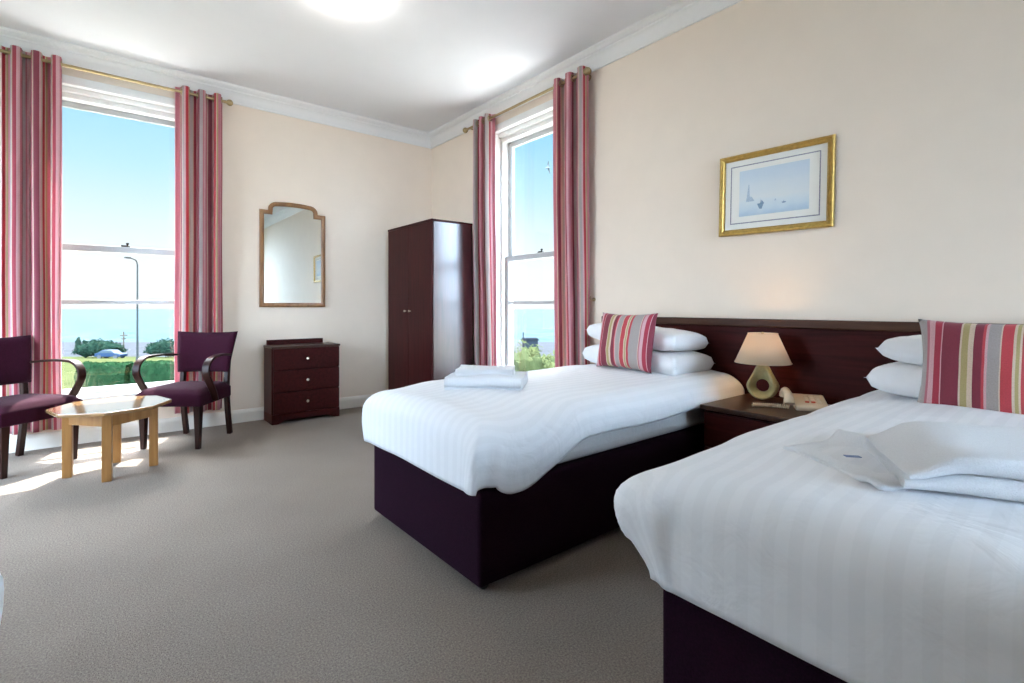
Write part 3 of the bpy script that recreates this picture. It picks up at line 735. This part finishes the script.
MB().grid(body, 64, 28, closeu=True, closev=True).build('lamp_base', 'ceramic_glaze', t, angle=70)
MB().lathe([(0.017, 0.195), (0.017, 0.215), (0.022, 0.218), (0.022, 0.228), (0.012, 0.231), (0.012, 0.25)], (0, 0, 0), 18).build('bulb_holder', 'brass', t)
MB().lathe([(0.004, 0.338), (0.020, 0.332), (0.029, 0.315), (0.029, 0.298), (0.020, 0.275), (0.013, 0.25)], (0, 0, 0), 18).build('bulb', 'bulb_glow', t)
s = MB().lathe([(0.138, 0.202), (0.0725, 0.358)], (0, 0, 0), 48, cap=False).build('lamp_shade', 'shade_cloth', t, solid=0.002, angle=60)
MB().torus((0, 0, 0.202), 0.138, 0.0022, (0, 0, 1), 48, 6).build('rim', 'shade_cloth', s); MB().torus((0, 0, 0.358), 0.0725, 0.0022, (0, 0, 1), 40, 6).build('rim', 'shade_cloth', s)
m = MB()
for k in range(3):
    an = k*2*PI/3; m.tube([(0.012*math.cos(an), 0.012*math.sin(an), 0.348), (0.072*math.cos(an), 0.072*math.sin(an), 0.356)], 0.0015, 6)
m.lathe([(0.012, 0.342), (0.012, 0.352), (0.007, 0.36), (0.002, 0.366)], (0, 0, 0), 14); m.build('shade_carrier', 'brass', s)
L = bpy.data.lights.new('bedside_bulb_light', 'POINT'); L.energy = 62; L.color = (1.0, 0.62, 0.30); L.shadow_soft_size = 0.03
lo = bpy.data.objects.new('bedside_bulb_light', L); C.objects.link(lo); lo.parent = t; lo.location = (0, 0, 0.305)
MATS['bulb_glow'].node_tree.nodes['Principled BSDF'].inputs['Emission Strength'].default_value = 5

# ------------------------------------------------------------------ telephone
t = thing('telephone', 'beige corded telephone on the bedside cabinet beside the lamp', 'telephone', (2.70, 1.005, NZ), math.radians(-62))
# local: -y towards the user, x to the right
pf = [(-0.10, 0.0), (0.10, 0.0), (0.10, 0.052), (0.06, 0.056), (-0.085, 0.028), (-0.10, 0.02)]
MB().prism(pf, -0.045, 0.095, lambda y, z, x: (x, y, z)).build('phone_base', 'beige_plastic', t, bevel=0.006, seg=3)
for r_ in range(4):
    for c_ in range(3):
        y = -0.055+r_*0.026; z = 0.030+(y+0.085)*0.193
        k = MB().box(0.0+c_*0.026, 0.017+c_*0.026, y-0.007, y+0.007, z-0.001, z+0.006); kk = k.build('key', 'red_plastic' if (r_ == 0 and c_ < 2) else 'key_plastic', t, bevel=0.001)
hp = catmull([(-0.072, -0.095, 0.030), (-0.072, -0.082, 0.052), (-0.072, -0.05, 0.066), (-0.072, 0.02, 0.072), (-0.072, 0.075, 0.068), (-0.072, 0.10, 0.055), (-0.072, 0.108, 0.036)], 5)
MB().tube(hp, [0.021+0.004*math.cos(i/len(hp)*2*PI) for i in range(len(hp))], 14).build('handset', 'beige_plastic', t)
cp = []
A0, A1 = Vector((-0.072, -0.10, 0.016)), Vector((-0.235, -0.085, 0.012))
for i in range(181):
    f = i/180; an = i/180*18*2*PI; p = A0.lerp(A1, f); cp.append((p.x, p.y+0.008*math.cos(an)+0.012*math.sin(f*PI), p.z-0.0+0.008*math.sin(an)))
MB().tube(cp, 0.003, 6).build('coiled_cord', 'beige_plastic', t)

# ------------------------------------------------------------------ armchairs (local -y is the front)
def strip(path, halfw, th, xc, taper=None, xf=None):
    m = MB(); P = [Vector(p) for p in path]; R = []
    for i, p in enumerate(P):
        tt = (P[min(i+1, len(P)-1)]-P[max(i-1, 0)]).normalized(); nn = Vector((-tt.y, tt.x)); hw = halfw if taper is None else halfw*taper(i/(len(P)-1)); xo = xc*(xf(i/(len(P)-1)) if xf else 1)
        R.append([m.bm.verts.new((xo+sx*hw, p.x+nn.x*th/2*sn, p.y+nn.y*th/2*sn)) for sx, sn in ((-1, -1), (1, -1), (1, 1), (-1, 1))])
    for a, b2 in zip(R[:-1], R[1:]):
        for k in range(4): m.bm.faces.new((a[k], a[(k+1) % 4], b2[(k+1) % 4], b2[k]))
    m.bm.faces.new(R[0][::-1]); m.bm.faces.new(R[-1]); return m
def armchair(label, loc_, rz):
    t = thing('armchair', label, 'armchair', loc_, rz)
    # seat: upholstered box, wider in front, crowned top
    def seat(m):
        n = 14; top = []; bot = []
        def pos(u, v):
            y = -0.245+0.46*v; hw = 0.240-0.030*v; return hw*(2*u-1), y
        V = {}
        def vz(u, v):
            e = max(0, 1-abs(2*u-1)**5)*max(0, 1-abs(2*v-1)**5); return 0.405+0.045*e**0.4
        for side_ in (0, 1):
            for i in range(n+1):
                for j in range(n+1):
                    x, y = pos(i/n, j/n); V[(side_, i, j)] = m.bm.verts.new((x, y, vz(i/n, j/n) if side_ else 0.315))
            for i in range(n):
                for j in range(n): m.bm.faces.new((V[(side_, i, j)], V[(side_, i+1, j)], V[(side_, i+1, j+1)], V[(side_, i, j+1)]))
        for i in range(n):
            for j in (0, n): m.bm.faces.new((V[(0, i, j)], V[(0, i+1, j)], V[(1, i+1, j)], V[(1, i, j)]))
            for k in (0, n): m.bm.faces.new((V[(0, k, i)], V[(0, k, i+1)], V[(1, k, i+1)], V[(1, k, i)]))
        return m
    seat(MB()).build('seat', 'plum_fabric', t, bevel=0.012, seg=3, angle=50)
    # backrest: curved padded panel, wider at the top
    def back(side_):
        def fn(u, v):
            a = 2*u-1; hw = 0.203+0.040*v; z = 0.515+0.315*v+0.012*a*a*v
            yb = 0.212+0.045*v-0.030*a*a+0.02*v*v
            e = (max(0, 1-abs(a)**6)*max(0, 1-abs(2*v-1)**6))**0.5
            return (hw*a, yb+side_*(0.006+0.026*e), z)
        return fn
    m = MB(); m.grid(back(-1), 20, 14); m.grid(back(1), 20, 14)
    for (f, nn) in ((lambda s_, k: back(s_)(k, 0), 20), (lambda s_, k: back(s_)(k, 1), 20), (lambda s_, k: back(s_)(0, k), 14), (lambda s_, k: back(s_)(1, k), 14)):
        m.grid(lambda u, v: f(-1 if v == 0 else 1, u), nn, 1)
    m.build('backrest', 'plum_fabric', t, weld=0.0008, angle=180)
    for sx in (-1, 1):
        m = MB(); x = sx*0.200; y = -0.205      # tapered square front leg
        def ring(cx, cy, z, h): return [(cx-h, cy-h, z), (cx+h, cy-h, z), (cx+h, cy+h, z), (cx-h, cy+h, z)]
        m.hexa(ring(x, y, 0, 0.015)+ring(x, y, 0.33, 0.024)); m.build('leg', 'dark_leg', t, bevel=0.003)
        pth = catmull([(0.250, 0.0), (0.216, 0.22), (0.205, 0.40), (0.222, 0.60), (0.258, 0.775)], 6)
        strip(pth, 0.017, 0.036, sx*0.178).build('leg', 'dark_leg', t, bevel=0.004)
        arm = catmull([(0.190, 0.655), (0.05, 0.668), (-0.07, 0.668), (-0.145, 0.655), (-0.192, 0.615), (-0.203, 0.56), (-0.178, 0.505), (-0.132, 0.44), (-0.10, 0.385), (-0.08, 0.335)], 7)
        ao = strip(arm, 0.026, 0.017, sx*0.255, lambda f: 0.55+0.45*sstep(0.0, 0.35, f)-0.15*sstep(0.75, 1, f), lambda f: 0.84+0.16*sstep(0, 0.3, f)).build('armrest', 'dark_leg', t, bevel=0.004)
        ao['label'] = 'dark bent wood arm loop'
    return t
armchair('plum upholstered armchair with bent wood arms, nearer the chest of drawers', (0.52, 4.585, 0), math.radians(-39))
armchair('plum upholstered armchair with bent wood arms, cut by the left edge', (-0.435, 4.60, 0), math.radians(38))

# ------------------------------------------------------------------ coffee table
t = thing('coffee_table', 'small octagonal oak coffee table in front of the window', 'table', (0.05, 4.075, 0), math.radians(-7))
R = 0.315; poly = [(R*math.cos(math.radians(45*k)), R*math.sin(math.radians(45*k))) for k in range(8)]
MB().prism(poly, 0.405, 0.426).build('tabletop', 'oak_top', t, bevel=0.004, smooth=False)
LG = [(0.215, 0), (0, 0.215), (-0.215, 0), (0, -0.215)]
m = MB()
for i in range(4):
    (xa, ya), (xb, yb) = LG[i], LG[(i+1) % 4]; d = Vector((xb-xa, yb-ya)).normalized(); nn = Vector((-d.y, d.x))*0.010
    q = [(xa+nn.x, ya+nn.y), (xb+nn.x, yb+nn.y), (xb-nn.x, yb-nn.y), (xa-nn.x, ya-nn.y)]
    m.prism(q, 0.325, 0.405)
m.build('apron', 'oak', t, smooth=False)
for x, y in LG:
    an = PI/4; h = 0.026; c, s_ = math.cos(an)*h*1.414, 0
    q = [(x+h*1.3*math.cos(an+k*PI/2+PI/4-PI/4), y+h*1.3*math.sin(an+k*PI/2)) for k in range(4)]
    MB().prism(q, 0, 0.405).build('leg', 'oak', t, bevel=0.003, smooth=False)

# ------------------------------------------------------------------ ceiling lights
def ceil_light(label, x, y):
    t = thing('ceiling_light', label, 'ceiling light', (x, y, H))
    MB().lathe([(0.145, 0), (0.145, -0.018), (0.138, -0.022)], (0, 0, 0), 40).build('rim', 'white_gloss', t)
    MB().lathe([(0.135, -0.02), (0.133, -0.045), (0.125, -0.072), (0.105, -0.094), (0.075, -0.109), (0.03, -0.115), (0.004, -0.116)], (0, 0, 0), 40).build('opal_dome', 'opal_glow', t)
ceil_light('round opal glass ceiling light glowing above the room', 1.155, 3.05)

# ------------------------------------------------------------------ outside
F = Vector((0.634, 0.773)); RT = Vector((0.773, -0.634))
def gz(d): return -0.85-0.082*max(d, 0)
def W(lat, d): p = F*d+RT*lat; return p.x, p.y
def terrain(u, v):
    d = -12+ (112)*v; lat = -160+320*u; x, y = W(lat, d); return (x, y, gz(d)+0.12*nz3(x*0.15, y*0.15, 0)*sstep(8, 20, d))
tag(MB().grid(terrain, 60, 60).build('lawn', 'grass', None), 'green sloping lawn outside below the windows', 'lawn', kind='structure')
plain('bounce_pale', (0.47, 0.45, 0.42), 0.85, noise=0.08, scale=2)
tag(MB().prism([(XL-4.5, YB+T), (XR+T, YB+T), (XR+T, -3.0), (XR+4.5, -3.0), (XR+4.5, YB+3.0), (XL-4.5, YB+3.0)], -0.95, -0.62).build('bounce_slab', 'bounce_pale', None, smooth=False), 'unseen pale slab added below the windows to bounce sunlight', 'bounce_slab', kind='structure')  # unseen slab, added to throw sunlight up onto the ceiling
def road_f(u, v):
    d = 99+40*v; lat = -220+440*u; x, y = W(lat, d); return (x, y, gz(100)+0.1)
tag(MB().grid(road_f, 10, 4).build('promenade', 'asphalt', None), 'pale promenade strip between the lawn and sea', 'promenade', kind='structure')
def sea_f(u, v):
    d = 120+2300*v; lat = (-3000+6000*u); x, y = W(lat, d); return (x, y, -14)
tag(MB().grid(sea_f, 20, 20).build('sea', 'sea_water', None), 'pale blue sea stretching to the horizon', 'sea', kind='structure')

def leafy(m, c, r, n, size, seed, flat=1.0):
    rnd = random.Random(seed)
    for _ in range(n):
        v = Vector((rnd.gauss(0, 1), rnd.gauss(0, 1), rnd.gauss(0, 1))).normalized()
        if v.z < -0.4: v.z *= -0.5
        rr = rnd.uniform(0.62, 1.03)*(1+0.18*nz3(v.x*2+seed, v.y*2, v.z*2))
        p = Vector((c[0]+v.x*r[0]*rr, c[1]+v.y*r[1]*rr, c[2]+v.z*r[2]*rr))
        a = Vector((rnd.gauss(0, 1), rnd.gauss(0, 1), rnd.gauss(0, 1))).normalized(); b2 = a.orthogonal().normalized(); s = size*rnd.uniform(0.6, 1.4)
        q = [p+a*s, p+b2*s*0.45, p-a*s, p-b2*s*0.45]
        m.bm.faces.new([m.bm.verts.new(x) for x in q])
    def core(u, v):
        th, ph = 2*PI*u, PI*v; d = Vector((math.sin(ph)*math.cos(th), math.sin(ph)*math.sin(th), math.cos(ph)))
        k = 0.78*(1+0.28*nz3(d.x*2.3+seed, d.y*2.3, d.z*2.3)+0.12*nz3(d.x*6+seed, d.y*6, d.z*6))
        return (c[0]+d.x*r[0]*k, c[1]+d.y*r[1]*k, c[2]+d.z*r[2]*k)
    m.grid(core, 26, 14)
    return m
def bush(name, label, cat, lat, d, ztop, rl, rd, mat, n, size, seed, blobs=3):
    x, y = W(lat, d); zb = gz(d) if d < 99 else gz(100)+0.1
    t = thing(name, label, cat, (x, y, zb)); hgt = ztop-zb
    m = MB(); rnd = random.Random(seed)
    for k in range(blobs):
        f = 0 if blobs == 1 else (k/(blobs-1)-0.5)*2
        o = RT*(f*rl*0.55)+F*rnd.uniform(-0.2, 0.2)*rd
        hh = hgt*(1-0.22*abs(f)+rnd.uniform(-0.05, 0.05))
        leafy(m, (o.x, o.y, hh*0.5), (rl*0.6, rl*0.6, hh*0.52), n//blobs, size, seed+k)
    m.build('foliage', mat, t, smooth=False)
    m = MB()
    for k in range(3):
        o = RT*((k-1)*rl*0.3); m.tube([(o.x*0.4, o.y*0.4, -0.05), (o.x, o.y, hgt*0.45)], [0.04*hgt**0.5, 0.02*hgt**0.5], 7)
    m.build('stem', 'bark', t)
    return t
def latat(u, d): return (u-512)/500*d
# hedge on the lawn
for (u0, u1, dd, zt_, lab) in ((86, 134, 24.5, -1.70, 'low clipped green hedge on the lawn left of the lamp post'), (140, 196, 24.8, -1.66, 'low clipped green hedge on the lawn right of the lamp post')):
    x, y = W(latat((u0+u1)/2, dd), dd); hw = (u1-u0)/2/500*dd; zb = gz(dd)
    t = thing('hedge', lab, 'hedge', (x, y, zb-0.05), -math.radians(39.35)); m = MB(); rnd = random.Random(int(u0)); hh = zt_-zb+0.05
    def hf(u, v):
        prof = [(-0.62, 0), (-0.66, hh*0.55), (-0.5, hh*0.92), (0, hh), (0.5, hh*0.92), (0.66, hh*0.55), (0.62, 0)]
        k = min(5, int(v*6)); f = v*6-k; py = prof[k][0]*(1-f)+prof[k+1][0]*f; pz = prof[k][1]*(1-f)+prof[k+1][1]*f
        q = 1+0.10*nz3(u*hw*6, v*5, 1.0)
        return (-hw+2*hw*u, py*q, pz*q)
    m.grid(hf, 50, 18)
    for _ in range(1500):
        p = Vector(hf(rnd.random(), rnd.random())); a = Vector((rnd.gauss(0, 1), rnd.gauss(0, 1), rnd.gauss(0, 1))).normalized(); b2 = a.orthogonal().normalized(); s = 0.05*rnd.uniform(0.6, 1.4)
        m.bm.faces.new([m.bm.verts.new(x_) for x_ in (p+a*s, p+b2*s*0.5, p-a*s, p-b2*s*0.5)])
    m.build('foliage', 'hedge_leaf', t, smooth=False)
bush('bush', 'broad dark green bush by the promenade left of the lamp post', 'bush', latat(101, 88), 88, gz(88)+3.4, 3.7, 2, 'dark_leaf', 2400, 0.22, 3, 4)
bush('bush', 'dark green bush by the promenade right of the lamp post', 'bush', latat(168, 88), 88, gz(88)+3.5, 3.2, 2, 'dark_leaf', 2000, 0.22, 13, 4)
bush('bush', 'pale green leafy bush below the window by the wardrobe', 'bush', latat(527, 11.5), 11.5, 0.36, 1.0, 0.8, 'olive_leaf', 2600, 0.055, 23, 3)
bush('bush', 'pale green leafy bush half hidden by the headboard end curtain', 'bush', latat(572, 13.2), 13.2, 0.30, 0.9, 0.8, 'olive_leaf', 2400, 0.055, 33, 3)
# two small dark conifers far away
for u, lab in ((78, 'leftmost small upright conifer beside the far promenade'), (84.5, 'small upright conifer between another conifer and the broad bush')):
    d_ = 104; x, y = W(latat(u, d_), d_); zb = gz(100)+0.1
    t = thing('conifer', lab, 'tree', (x, y, zb)); hh = 3.3 if u < 80 else 2.9; m = MB()
    leafy(m, (0, 0, hh*0.55), (0.55, 0.55, hh*0.5), 500, 0.16, int(u)); m.build('foliage', 'dark_leaf', t, smooth=False)
    MB().tube([(0, 0, 0), (0, 0, hh*0.4)], 0.08, 7).build('trunk', 'bark', t)
# ornamental grasses by the window
for (u, d_, zt_, lab, sd) in ((76, 9.0, -0.02, 'tall straw coloured grass clump outside behind the left armchair arm', 1), (104, 8.2, -0.12, 'tall straw coloured grass clump outside above the coffee table', 2), (152, 9.0, -0.32, 'tall straw coloured grass clump outside beside the arm of the right armchair', 3)):
    x, y = W(latat(u, d_), d_); zb = gz(d_)-0.05
    o = MB(); rnd = random.Random(sd); hh = zt_-zb
    for _ in range(170):
        an = rnd.uniform(0, 2*PI); l = rnd.uniform(0.65, 1.0)*hh; out = rnd.uniform(0.05, 0.42)*hh*0.55; b0 = Vector((rnd.gauss(0, 0.06), rnd.gauss(0, 0.06), 0)); d2 = Vector((math.cos(an), math.sin(an), 0)); sd2 = Vector((-d2.y, d2.x, 0))
        prev = None
        for q in range(6):
            f = q/5; p = b0+d2*out*f**1.8+Vector((0, 0, l*(f-0.12*f*f*out/hh*3))); wd = 0.006*(1-f*0.85)
            cur = (o.bm.verts.new(p+sd2*wd), o.bm.verts.new(p-sd2*wd))
            if prev: o.bm.faces.new((prev[0], prev[1], cur[1], cur[0]))
            prev = cur
    ob = o.build('ornamental_grass', 'straw', None, smooth=False); ob.location = (x, y, zb); tag(ob, lab, 'grass clump', kind='stuff')
# lamp post
d_ = 46; x, y = W(latat(137.3, d_), d_); zb = gz(d_)
t = thing('lamp_post', 'tall slim grey lamp post outside the window between the armchairs', 'lamp post', (x, y, zb-0.1), -math.radians(39))
MB().lathe([(0.13, 0), (0.13, 0.9), (0.11, 1.0), (0.085, 1.1), (0.06, 9.6)], (0, 0, 0), 14).build('pole', 'steel_pole', t)
m = MB(); m.tube(catmull([(0, 0, 9.55), (0.0, -0.2, 9.95), (0.0, -0.9, 10.1)], 6), 0.05, 8); m.build('arm', 'steel_pole', t)
MB().hexa([(-0.12, -1.5, 10.04), (0.12, -1.5, 10.04), (0.14, -0.85, 10.04), (-0.14, -0.85, 10.04), (-0.08, -1.45, 10.16), (0.08, -1.45, 10.16), (0.1, -0.9, 10.18), (-0.1, -0.9, 10.18)]).build('lantern', 'steel_pole', t, bevel=0.02)
# short sign post by the road
d_ = 97; x, y = W(latat(123.5, d_), d_)
t = thing('signpost', 'short post with cross arms beside the broad bush', 'post', (x, y, gz(97)))
MB().lathe([(0.14, 0), (0.10, 4.9)], (0, 0, 0), 10).build('pole', 'bark', t)
m = MB(); m.box(-0.6, 0.6, -0.08, 0.08, 4.05, 4.25); m.box(-0.4, 0.4, -0.08, 0.08, 3.4, 3.58); m.build('cross_arm', 'bark', t)
# parked car
d_ = 82; x, y = W(latat(111, d_), d_)
t = thing('car', 'dark blue car parked beyond the lawn below the broad bush', 'car', (x, y, gz(d_)), -math.radians(39))
prof = [(-2.1, 0.35), (2.1, 0.35), (2.15, 0.7), (1.95, 0.85), (1.15, 0.95), (0.55, 1.4), (-0.9, 1.45), (-1.6, 1.0), (-2.1, 0.92)]
MB().prism(prof, -0.82, 0.82, lambda a, z, b2: (a, b2, z)).build('body', 'car_blue', t, bevel=0.08, seg=3)
for sy in (-1, 1):
    MB().prism([(-1.35, 1.0), (0.95, 0.98), (0.5, 1.33), (-0.85, 1.37)], sy*0.815, sy*0.83, lambda a, z, b2: (a, b2, z)).build('window', 'car_glass', t, smooth=False)
    for sx in (-1.3, 1.3):
        MB().lathe([(0.18, -0.1), (0.33, -0.1), (0.33, 0.1), (0.18, 0.1)], (sx, sy*0.76, 0.33), 18, axis='Y').build('wheel', 'tyre', t)
# dark hut by the shore
d_ = 112; x, y = W(latat(530, d_), d_); zb = gz(100)+0.1
t = thing('beach_hut', 'small dark shoreline building seen above the pale bush', 'building', (x, y, zb-1.2), -math.radians(36))
MB().box(-1.6, 1.6, -1.5, 1.5, 0, 3.6).build('walls', 'hut_wall', t, smooth=False)
MB().prism([(-1.9, 3.55), (1.9, 3.55), (1.6, 4.0), (-1.6, 4.0)], -1.7, 1.7, lambda a, z, b2: (a, b2, z)).build('roof', 'hut_roof', t, smooth=False)
MB().box(-0.4, 0.4, -1.56, -1.5, 0.0, 2.2).build('door', 'hut_roof', t, smooth=False)
MB().box(-1.75, -1.55, -1.4, -1.2, 3.6, 5.4).build('chimney', 'hut_wall', t, smooth=False)
# gull
m = MB()
m.tube(catmull([(0, -0.28, 0), (0, -0.15, 0.02), (0, 0.05, 0.0), (0, 0.24, -0.01), (0, 0.36, -0.01)], 4), [0.015+0.06*math.sin(PI*min(1, i/16)) for i in range(17)], 10)
for sx in (-1, 1):
    pts = catmull([(0, 0, 0.02), (sx*0.25, 0.02, 0.16), (sx*0.5, -0.03, 0.15), (sx*0.75, -0.14, 0.05)], 5); prev = None
    for i, p in enumerate(pts):
        c_ = 0.11*(1-i/len(pts))+0.015; cur = [m.bm.verts.new(p+Vector((0, c_, 0.0))), m.bm.verts.new(p+Vector((0, -c_, 0))), m.bm.verts.new(p+Vector((0, -c_*0.2, 0.02)))]
        if prev:
            for k in range(3): m.bm.faces.new((prev[k], prev[(k+1) % 3], cur[(k+1) % 3], cur[k]))
        prev = cur
o = m.build('seagull', 'bird_grey', None); d_ = 55; x, y = W(latat(548, d_), d_); o.location = (x, y, 1.05+138/500*d_); o.rotation_euler = (0.2, 0.9, 0.6)
tag(o, 'grey gull flying in the sky outside the window by the wardrobe', 'bird')

# ------------------------------------------------------------------ light
sd = Vector((0.16, 0.50, 1.0)).normalized()
S = bpy.data.lights.new('sun', 'SUN'); S.energy = 14.0; S.angle = math.radians(0.6); S.color = (1.0, 0.96, 0.88)
so = bpy.data.objects.new('sun', S); C.objects.link(so); so.rotation_euler = sd.to_track_quat('Z', 'Y').to_euler()
wd = bpy.data.worlds.new('sky'); bpy.context.scene.world = wd; wd.use_nodes = True; nt = wd.node_tree
bg = nt.nodes['Background']; tc = N(nt, 'ShaderNodeTexCoord')
sx = N(nt, 'ShaderNodeSeparateXYZ'); nt.links.new(tc.outputs['Generated'], sx.inputs[0])
r = ramp(nt, [(0.0, (0.45, 0.50, 0.54)), (0.49, (0.62, 0.68, 0.71)), (0.50, (0.68, 0.71, 0.73)), (0.535, (0.68, 0.72, 0.75)), (0.57, (0.56, 0.67, 0.74)), (0.61, (0.39, 0.60, 0.73)), (0.66, (0.26, 0.51, 0.70)), (1.0, (0.24, 0.47, 0.73))])
ma = N(nt, 'ShaderNodeMath', operation='MULTIPLY_ADD'); ma.inputs[1].default_value = 0.5; ma.inputs[2].default_value = 0.5
nt.links.new(sx.outputs['Z'], ma.inputs[0]); nt.links.new(ma.outputs[0], r.inputs['Fac'])
# added glow round the sun lighting the room, above the sky seen through windows
dt = N(nt, 'ShaderNodeVectorMath', operation='DOT_PRODUCT'); dt.inputs[1].default_value = sd
nt.links.new(tc.outputs['Generated'], dt.inputs[0])
mr = N(nt, 'ShaderNodeMapRange', interpolation_type='SMOOTHSTEP'); mr.inputs['From Min'].default_value = 0.72; mr.inputs['From Max'].default_value = 0.97; mr.inputs['To Min'].default_value = 0; mr.inputs['To Max'].default_value = 26.0
nt.links.new(dt.outputs['Value'], mr.inputs['Value'])
# added fill glow in the unseen western sky (behind the left wall)
dw = N(nt, 'ShaderNodeVectorMath', operation='DOT_PRODUCT'); dw.inputs[1].default_value = Vector((-0.92, -0.1, 0.38)).normalized()
nt.links.new(tc.outputs['Generated'], dw.inputs[0])
mw = N(nt, 'ShaderNodeMapRange', interpolation_type='SMOOTHSTEP'); mw.inputs['From Min'].default_value = 0.55; mw.inputs['From Max'].default_value = 0.95; mw.inputs['To Min'].default_value = 0; mw.inputs['To Max'].default_value = 10.0
nt.links.new(dw.outputs['Value'], mw.inputs['Value'])
c1 = N(nt, 'ShaderNodeMixRGB', blend_type='ADD'); c1.inputs[0].default_value = 1
g1 = N(nt, 'ShaderNodeVectorMath', operation='SCALE'); g1.inputs[0].default_value = (0.95, 0.98, 1.03); nt.links.new(mr.outputs[0], g1.inputs['Scale'])
g2 = N(nt, 'ShaderNodeVectorMath', operation='SCALE'); g2.inputs[0].default_value = (0.76, 0.95, 1.20); nt.links.new(mw.outputs[0], g2.inputs['Scale'])
gs0 = N(nt, 'ShaderNodeVectorMath', operation='ADD'); nt.links.new(g1.outputs[0], gs0.inputs[0]); nt.links.new(g2.outputs[0], gs0.inputs[1])
# added blue-white fill glow in the unseen northern sky (behind the front wall)
dn = N(nt, 'ShaderNodeVectorMath', operation='DOT_PRODUCT'); dn.inputs[1].default_value = Vector((-0.15, -0.90, 0.36)).normalized()
nt.links.new(tc.outputs['Generated'], dn.inputs[0])
mn = N(nt, 'ShaderNodeMapRange', interpolation_type='SMOOTHSTEP'); mn.inputs['From Min'].default_value = 0.55; mn.inputs['From Max'].default_value = 0.95; mn.inputs['To Min'].default_value = 0; mn.inputs['To Max'].default_value = 23.0
nt.links.new(dn.outputs['Value'], mn.inputs['Value'])
g3 = N(nt, 'ShaderNodeVectorMath', operation='SCALE'); g3.inputs[0].default_value = (0.72, 0.93, 1.20); nt.links.new(mn.outputs[0], g3.inputs['Scale'])
gs = N(nt, 'ShaderNodeVectorMath', operation='ADD'); nt.links.new(gs0.outputs[0], gs.inputs[0]); nt.links.new(g3.outputs[0], gs.inputs[1])
nt.links.new(r.outputs[0], c1.inputs[1]); nt.links.new(gs.outputs[0], c1.inputs[2]); nt.links.new(c1.outputs[0], bg.inputs['Color'])
bg.inputs['Strength'].default_value = 1.0

# ------------------------------------------------------------------ camera and view
cd = bpy.data.cameras.new('camera'); cam = bpy.data.objects.new('camera', cd); C.objects.link(cam)
cd.sensor_width = 36; cd.lens = 500/1024*36; cd.shift_y = -35.5/1024; cd.clip_end = 6000; cd.clip_start = 0.05
cam.location = (0, 0, 1.05); cam.rotation_euler = (PI/2, 0, -math.radians(39.35))
sc = bpy.context.scene; sc.camera = cam
vs = sc.view_settings; vs.view_transform = 'Standard'; vs.look = 'None'; vs.gamma = 1; vs.exposure = 0.72; vs.use_curve_mapping = False
cy = sc.cycles; cy.use_denoising = True; cy.max_bounces = 12; cy.diffuse_bounces = 6; cy.glossy_bounces = 4; cy.transparent_max_bounces = 16; cy.caustics_reflective = False; cy.caustics_refractive = False
cy.sample_clamp_indirect = 8
